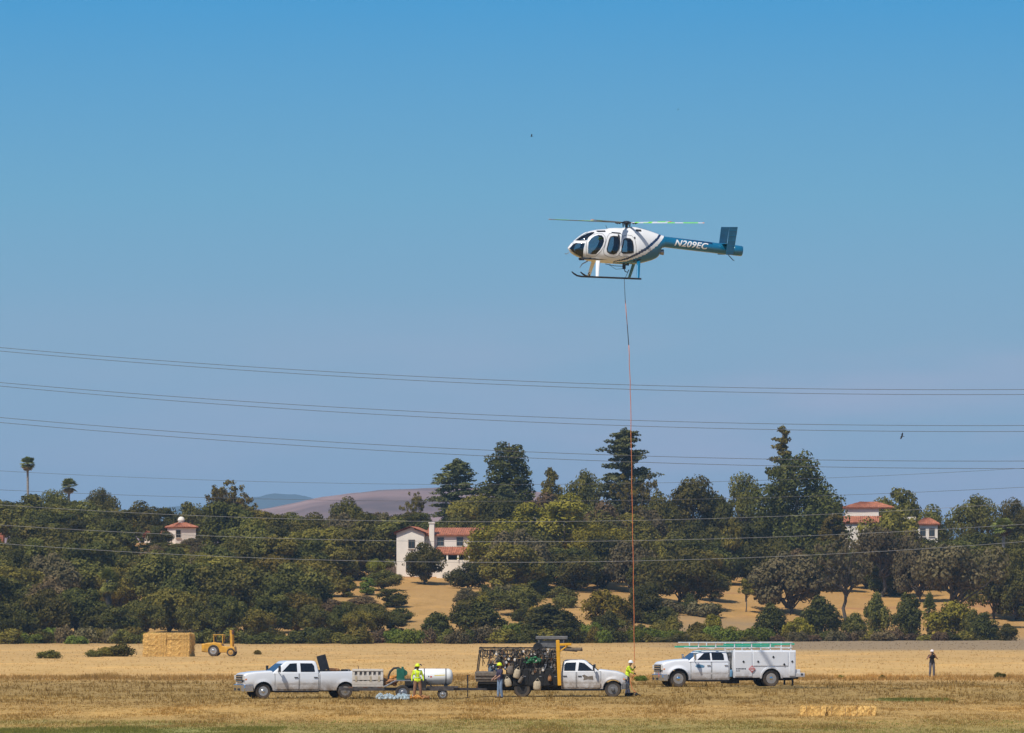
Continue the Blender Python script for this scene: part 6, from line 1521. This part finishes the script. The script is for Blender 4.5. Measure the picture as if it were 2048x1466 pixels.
person('man in dark shirt, blue jeans and lime hard hat standing at the work truck', G_(1000, 321.0), R(-62), dict(eL=(.22, -.10, 1.18), eR=(-.24, -.08, 1.18), wL=(.20, -.32, 1.05), wR=(-.20, -.30, 1.02), aL=(.12, .06, .10), aR=(-.14, -.04, .10)),
       dict(shirt='navy_shirt', trousers='jeans', skin='skin'), ('helmet_lime', 'brim'), sleeves='short')
wk = Matrix.Rotation(R(78), 4, 'Z')
person('worker in lime hi-vis shirt and white hard hat gripping the orange line', G_(1255, 329.9), R(78), dict(chs=(0, -.06, 1.36), nck=(0, -.10, 1.52), hed=(0, -.16, 1.66), sL=(.18, -.07, 1.45), sR=(-.18, -.07, 1.45), eL=(.20, -.24, 1.30), eR=(-.20, -.22, 1.20), wL=(.08, -.36, 1.42), wR=(-.06, -.36, 1.14), aL=(.13, .10, .10), aR=(-.13, -.12, .10)),
       dict(shirt='hivis', trousers='blue_trousers', skin='skin'), ('helmet_white', 'peak'), gloves='glove')
bs = person('man in black t-shirt and grey trousers raising a camera in the dry field', G_(1864, 411.0), R(8), dict(eL=(.34, -.06, 1.24), eR=(-.34, -.06, 1.24), wL=(.14, -.22, 1.50), wR=(-.14, -.22, 1.50), aL=(.14, .02, .10), aR=(-.16, .02, .10)),
       dict(shirt='black_shirt', trousers='grey_trousers', skin='skin'), ('cap_pale', 'cap'), sleeves='short')
cmr = MB(); cmr.box((0, 0, 0), (.15, .07, .10)); cmr.lathe([(.035, 0), (.04, -.02), (.04, -.14), (.0, -.14)], (0, -.03, 0), 'Y', 14); cmr.box((0, 0, .06), (.05, .05, .03))
co_ = cmr.build('camera_body', 'black_plastic', None, 30, .008); tag(co_, 'black camera held to the face by the man in the black t-shirt', 'camera'); b0 = bs.location
co_.location = b0 + Matrix.Rotation(R(8), 3, 'Z') @ Vector((0, -.25, 1.60)); co_.rotation_euler = (0, 0, R(8))
# pilot, seated, looking down over the door sill
HM = Matrix.Translation((HX, HD, HZ)) @ Matrix.Rotation(HYAW, 4, 'Z') @ Matrix.Rotation(HROLL, 4, 'X') @ Matrix.Translation((-1.72, .34, .38)) @ Matrix.Rotation(R(90), 4, 'Z')
person('pilot in dark clothes and lime helmet seated behind the open helicopter door', (0, 0, 0), 0, dict(hL=(.10, 0, .97), hR=(-.10, 0, .97), kL=(.14, -.42, 1.03), kR=(-.14, -.42, 1.03), aL=(.12, -.62, .74), aR=(-.12, -.62, .74), wL=(.10, -.32, 1.14), wR=(-.10, -.34, 1.10), eL=(.27, -.08, 1.20), eR=(-.26, -.08, 1.20), hed=(.05, -.05, 1.68), nck=(.02, .0, 1.53)),
       dict(shirt='navy_shirt', trousers='black_shirt', skin='skin'), ('helmet_lime', 'peak'), mat4=HM)

# ------------------------------------------------------------------ hay
def bale(name, d, seed, mat='straw'):
    q = MB(); nx, ny, nz_ = max(4, int(d[0] / .09)), max(3, int(d[1] / .12)), max(3, int(d[2] / .08)); r_ = random.Random(seed)
    def P(u, v, w):
        x, y, z = (u - .5) * d[0], (v - .5) * d[1], w * d[2]; n = mnoise.noise_vector(Vector((x * 3 + seed, y * 3, z * 3))) * .05 + mnoise.noise_vector(Vector((x * 11 + seed, y * 11, z * 11))) * .03
        rd = 1 - .03 * ((2 * u - 1) ** 8); return (x + n.x, y * rd + n.y, max(0.0, z + n.z))
    for ax in range(3):
        for e in (0, 1):
            A, B = ((ny, nz_), (nx, nz_), (nx, ny))[ax]; vs = []; fs = []
            for i in range(A + 1):
                for j in range(B + 1):
                    a, b = i / A, j / B; vs.append(P(*((e, a, b), (a, e, b), (a, b, e))[ax]))
            fs = [(i * (B + 1) + j, i * (B + 1) + j + 1, (i + 1) * (B + 1) + j + 1, (i + 1) * (B + 1) + j) for i in range(A) for j in range(B)]
            q.add(vs, fs)
    o = q.build(name, mat, None, 0)
    # ragged straws sticking out
    s2 = MB(); n = int(260 * (d[0] * d[2] + d[0] * d[1]))
    for _ in range(min(n, 900)):
        f = r_.random(); u, v, w = r_.random(), r_.random(), r_.random()
        if f < .45: p = Vector(P(u, 0, w)); dr = Vector((r_.uniform(-1, 1), -.5, r_.uniform(-.6, .6)))
        elif f < .8: p = Vector(P(u, v, 1)); dr = Vector((r_.uniform(-1, 1), r_.uniform(-1, 1), .6))
        else: p = Vector(P(r_.choice((0, 1)), v, w)); dr = Vector((1 if p.x > 0 else -1, r_.uniform(-1, 1), r_.uniform(-.5, .5)))
        dr.normalize(); l = r_.uniform(.06, .20); w_ = dr.cross(Vector((0, 1, .3))).normalized() * .011
        s2.add([p - dr * .03 - w_, p - dr * .03 + w_, p + dr * l], [(0, 1, 2)])
    tag(s2.build('loose_straw', 'straw_loose', o, 0), kind='stuff'); tw = MB()
    for k in (-.28, .28):
        x = d[0] * k; tw.tube([(x, -d[1] / 2 - .035, .0), (x, -d[1] / 2 - .04, d[2] * .5), (x, -d[1] / 2 - .035, d[2] + .03), (x, 0, d[2] + .04), (x, d[1] / 2, d[2] + .03)], .008, 5)
    tw.build('twine', 'wood_tan', o); return o
HB = []
D = 569.0; sx = F / D; X0 = gx(292, D); LX = 98 / sx; bh = 46 / sx / 4
pos = Matrix.Translation((X0 + LX / 2 - .15, D + .9, 0)) @ Matrix.Rotation(R(-9), 4, 'Z')
rh = random.Random(3); proto = [bale('hay_bale', (LX / 2 * .96, 1.15, bh * .985), 20 + k) for k in range(2)]; cnt = 0
rown = ('bottom', 'second', 'third', 'top')
for r_ in range(4):
    for c_ in range(2):
        for dp in range(2):
            o = proto[cnt] if cnt < 2 else copy_tree(proto[cnt % 2]); cnt += 1
            o.matrix_world = pos @ Matrix.Translation(((c_ - .5) * LX / 2 * .97 + rh.uniform(-.05, .05), (dp - .5) * 1.18 - .2 + rh.uniform(-.05, .05), r_ * bh)) @ Matrix.Rotation(rh.uniform(-.015, .015) + PI * (cnt % 2 * (dp)), 4, 'Z')
            tag(o, 'golden hay bale in the %s layer of the stack, %s' % (rown[r_], 'field side' if dp == 0 else 'wood side'), 'hay bale', 'hay bales stacked by the yellow loader, %s layer %s' % (rown[r_], dp))
D = 271.0
for i in range(3):
    o = bale('hay_bale', (1.10, .5, .42), 40 + i); px = 1601 + 25 + 50 * i; o.location = (gx(px, D), D + .1 * (i % 2), -.02); o.rotation_euler = (0, 0, R(-2 + 3 * i)); tag(o, 'small straw bale in the low row lying on the mown grass', 'straw bale', 'straw bales in the low row')

# ------------------------------------------------------------------ yellow rough-terrain loader
fl = empty('forklift'); tag(fl, 'old yellow rough-terrain forklift with raised mast beside the hay stack', 'forklift')
q = MB(); q.prism([(-1.45, .35), (-1.5, 1.0), (-1.2, 1.12), (-.5, 1.18), (.1, 1.12), (.2, .85), (1.25, .80), (1.3, .40), (.6, .32), (-.3, .30)], 1.3, lambda u, v, k: (u, k - .65, v)); q.build('chassis', 'loader_yellow', fl, 0, .05)
q = MB(); q.box((-1.42, 0, .72), (.35, 1.35, .7)); q.build('counterweight', 'loader_yellow', fl, 0, .08)
q = MB()
for x, y in ((-.55, .5), (-.55, -.5), (.22, .5), (.22, -.5)): q.bar((x, y, 1.05), (x, y, 1.80), .06, .06)
q.box((-.16, 0, 1.82), (.95, 1.15, .05)); q.build('cab_frame', 'loader_yellow', fl, 0, .01)
q = MB(); q.box((-.25, 0, 1.22), (.4, .5, .12)); q.box((-.46, 0, 1.45), (.1, .5, .4)); q.tube([(.02, 0, 1.1), (-.02, 0, 1.42)], .02, 6); q.build('seat', 'black_plastic', fl, 0, .03)
for s in (1, -1):
    q = MB(); q.bar((.98, s * .42, .25), (.95, s * .42, 1.85), .16, .20); q.bar((.93, s * .30, 1.2), (.90, s * .30, 2.22), .14, .18); q.build('mast_rail', 'loader_yellow', fl, 0, .01)
q = MB()
for z in (.6, 1.2, 1.8, 2.16): q.box((.95 - .03 * z, 0, z), (.09, .9 if z < 2.0 else .66, .12))
q.build('mast_crossbar', 'loader_yellow', fl, 0, .01)
MB().tube([(.9, 0, .5), (.87, 0, 2.0)], .05, 10).build('lift_ram', 'dull_steel', fl)
q = MB(); q.box((1.04, 0, 2.04), (.12, .8, .40)); q.build('carriage', 'rust', fl, 0, .01)
for s in (1, -1): MB().bar((1.05, s * .25, 1.88), (1.5, s * .25, 1.91), .10, .04).build('fork', 'black_metal', fl, 0); MB().bar((.3, s * .35, 1.1), (.9, s * .40, 1.85), .07, .07).build('tilt_ram', 'black_metal', fl, 0)
for s in (1, -1): wheel(fl, -.55, s * .68, .48, .28, 'alloy'); wheel(fl, .95, s * .66, .34, .24, 'loader_yellow')
D = 572.0; fl.location = (gx(442, D), D, 0); fl.rotation_euler = (0, 0, R(-6)); fl.scale = (1.08, 1.08, 1.1)

# ------------------------------------------------------------------ power lines
def para(p): return np.polyfit([q[0] for q in p], [q[1] for q in p], 2)
def wire(p, D, r, label, group, x0=-1500, x1=3600, mat='conductor'):
    c = para(p); pts = []
    for i in range(71):
        px = x0 + (x1 - x0) * i / 70; py = np.polyval(c, px); pts.append((gx(px, D), D, zz(py, D)))
    o = MB().tube(pts, r, 5).build('power_line', mat, None, 179); tag(o, label, 'power line', group)
UPP = [([(0, 695), (700, 746), (1348, 772), (2048, 779)], 'top'), ([(0, 702), (700, 754), (1348, 781), (2048, 789)], 'top'), ([(0, 765), (700, 816), (1348, 843), (2048, 851)], 'middle'), ([(0, 772), (700, 826), (1348, 854), (2048, 863)], 'middle'), ([(0, 835), (700, 886), (1348, 914), (2048, 922)], 'lowest'), ([(0, 845), (700, 897), (1348, 927), (2048, 937)], 'lowest')]
for i, (p, nm) in enumerate(UPP): wire(p, 540 + 1.5 * (i % 2), .022, '%s transmission wire of the %s pair across the open sky' % (('upper', 'lower')[i % 2], nm), 'transmission wires across the sky')
LOW = [([(0, 942), (700, 966), (1350, 966), (2048, 936)], .016, 'hair-thin wire just above the treetops'), ([(0, 980), (700, 1000), (1350, 1000), (2048, 974)], .018, 'thin wire along the treetop skyline'), ([(0, 1010), (700, 1040), (1300, 1041), (1700, 1026)], .017, 'pale wire crossing the upper tree crowns'), ([(0, 1050), (700, 1080), (1300, 1081), (1650, 1070)], .018, 'pale wire crossing the wood at mid height'), ([(0, 1087), (700, 1121), (1400, 1119), (2048, 1083)], .019, 'lowest pale wire crossing in front of the houses')]
plain('bright_wire', (.27, .27, .265), .4, .2, .05)
for i, (p, r_, lb) in enumerate(LOW): wire(p, 610, r_, lb, 'distribution wires before the wood', mat='bright_wire' if i > 1 else 'conductor')

# ------------------------------------------------------------------ birds
def bird(px, py, D, span, label, roll, up):
    q = MB(); q.loft([[(x, r_ * math.cos(a), r_ * .9 * math.sin(a)) for a in [2 * PI * j / 10 for j in range(10)]] for x, r_ in ((-.22, .005), (-.14, .03), (0, .055), (.12, .045), (.18, .03), (.23, .005))])
    q.add([(-.18, -.02, 0), (-.18, .02, 0), (-.34, .06, .01), (-.34, -.06, .01)], [(0, 1, 2, 3)])
    o = q.build('bird', 'bird_black', None, 60)
    for s in (1, -1):
        w_ = MB(); P = [(.10, 0), (.13, .25), (.06, .52), (-.06, .50), (-.09, .25), (-.10, 0)]
        def f(u, v, k, s=s): return (u, s * (v * math.cos(up) + .03), v * math.sin(up) * (1 if v < .3 else .75) + k)
        w_.prism(P, .012, f); w_.build('wing', 'bird_black', o, 0)
    k = span / 1.05; o.scale = (k, k, k); o.location = (gx(px, D), D, zz(py, D)); o.rotation_euler = (roll, 0, R(200)); tag(o, label, 'bird')
bird(1063, 273, 330, .32, 'small black bird flying above and left of the helicopter', .5, .7)
bird(1804, 873, 420, .55, 'black bird gliding low above the ridge oaks', .9, .3)
bird(1356, 219, 600, .3, 'tiny distant bird speck high above the helicopter tail', .3, .2)
# ------------------------------------------------------------------ dry grass on the field
def grass(name, label, y0, y1, n, hlo, hhi, wblade, seed, mat, xr=None, lean=.5, blades=4):
    rs = np.random.default_rng(seed)
    t = rs.uniform(0, 1, n); y = 1 / (1 / y0 + t * (1 / y1 - 1 / y0)) * rs.uniform(.995, 1.005, n)
    hw = 1180 / F * y
    x = rs.uniform(-1, 1, n) * hw if xr is None else rs.uniform(xr[0], xr[1], n) 
    cl = np.array([mnoise.noise(Vector((a * .35, b * .12, seed))) for a, b in zip(x, y)])
    keep = rs.uniform(-.75, .55, n) < cl; x, y, cl = x[keep], y[keep], cl[keep]; n = len(x)
    z = np.array([terrain(a, b) for a, b in zip(x, y)])
    V = []
    for b in range(blades):
        a = rs.uniform(0, 6.283, n); h = rs.uniform(hlo, hhi, n) * (.75 + .6 * np.clip(cl, -.4, .8)); ln = rs.uniform(.1, lean, n) * h
        ox, oy = rs.normal(0, .05, n), rs.normal(0, .05, n); w = wblade * rs.uniform(.6, 1.3, n) * (y / 300)
        p = np.stack([x + ox, y + oy, z - .01], 1); wv = np.stack([np.cos(a + 1.57) * w, np.sin(a + 1.57) * w, np.zeros(n)], 1); tip = np.stack([np.cos(a) * ln, np.sin(a) * ln, h], 1)
        V.append(np.stack([p - wv, p + wv, p + tip], 1))
    V = np.concatenate(V).reshape(-1, 3); m = len(V) // 3
    me = bpy.data.meshes.new(name); me.vertices.add(len(V)); me.vertices.foreach_set('co', V.astype(np.float32).ravel())
    me.loops.add(3 * m); me.loops.foreach_set('vertex_index', np.arange(3 * m, dtype=np.int32)); me.polygons.add(m); me.polygons.foreach_set('loop_start', np.arange(0, 3 * m, 3, dtype=np.int32))
    me.update(calc_edges=True); me.materials.append(M[mat]); o = bpy.data.objects.new(name, me); COL.objects.link(o); tag(o, label, 'grass', None, 'stuff'); return o
leafmat('grass_green', (.14, .15, .035), (.21, .215, .05), (.30, .27, .075), .8, .3)
grass('stubble', 'short dry stubble over the mown field', 226, 420, 95000, .04, .13, .014, 1, 'field_grass')
grass('tall_grass', 'taller dry grass in the pale field behind the trucks', 400, 800, 16000, .06, .18, .010, 2, 'field_grass')
grass('weeds', 'scattered taller dry weeds around the trucks', 300, 420, 6500, .14, .34, .016, 3, 'field_grass', None, .7, 5)
grass('green_grass', 'low strip of fresh green grass in the foreground', 228, 246, 9000, .05, .16, .014, 4, 'grass_green', (-21, -9))
grass('green_grass', 'small patch of green grass in front of the man in black', 311, 319, 2600, .05, .14, .014, 5, 'grass_green', (19, 22.6))
grass('weeds', 'ragged weeds along the edge between stubble and pale field', 395, 414, 9000, .14, .42, .014, 8, 'field_grass', None, .6, 5)
# pale regrowth along the near edge
grass('green_grass', 'sparse green blades mixed in the mown foreground', 226, 262, 9000, .04, .12, .012, 6, 'grass_green')

# ------------------------------------------------------------------ haze
HAZE = True
if HAZE:
    hz_m = bpy.data.materials.new('haze_air'); hz_m.use_nodes = True; M['haze_air'] = hz_m; t = hz_m.node_tree; t.nodes.clear()
    o_ = t.nodes.new('ShaderNodeOutputMaterial'); v_ = t.nodes.new('ShaderNodeVolumePrincipled')
    v_.inputs['Color'].default_value = (.46, .71, .97, 1); v_.inputs['Density'].default_value = 7.0e-5; v_.inputs['Anisotropy'].default_value = .0
    t.links.new(v_.outputs[0], o_.inputs['Volume'])
    hb_ = MB().box((0, 8000, 135), (36000, 22000, 330)); hz = hb_.build('haze', hz_m, None, 0); tag(hz, 'pale blue haze between the field and the far hills', 'haze', None, 'stuff')
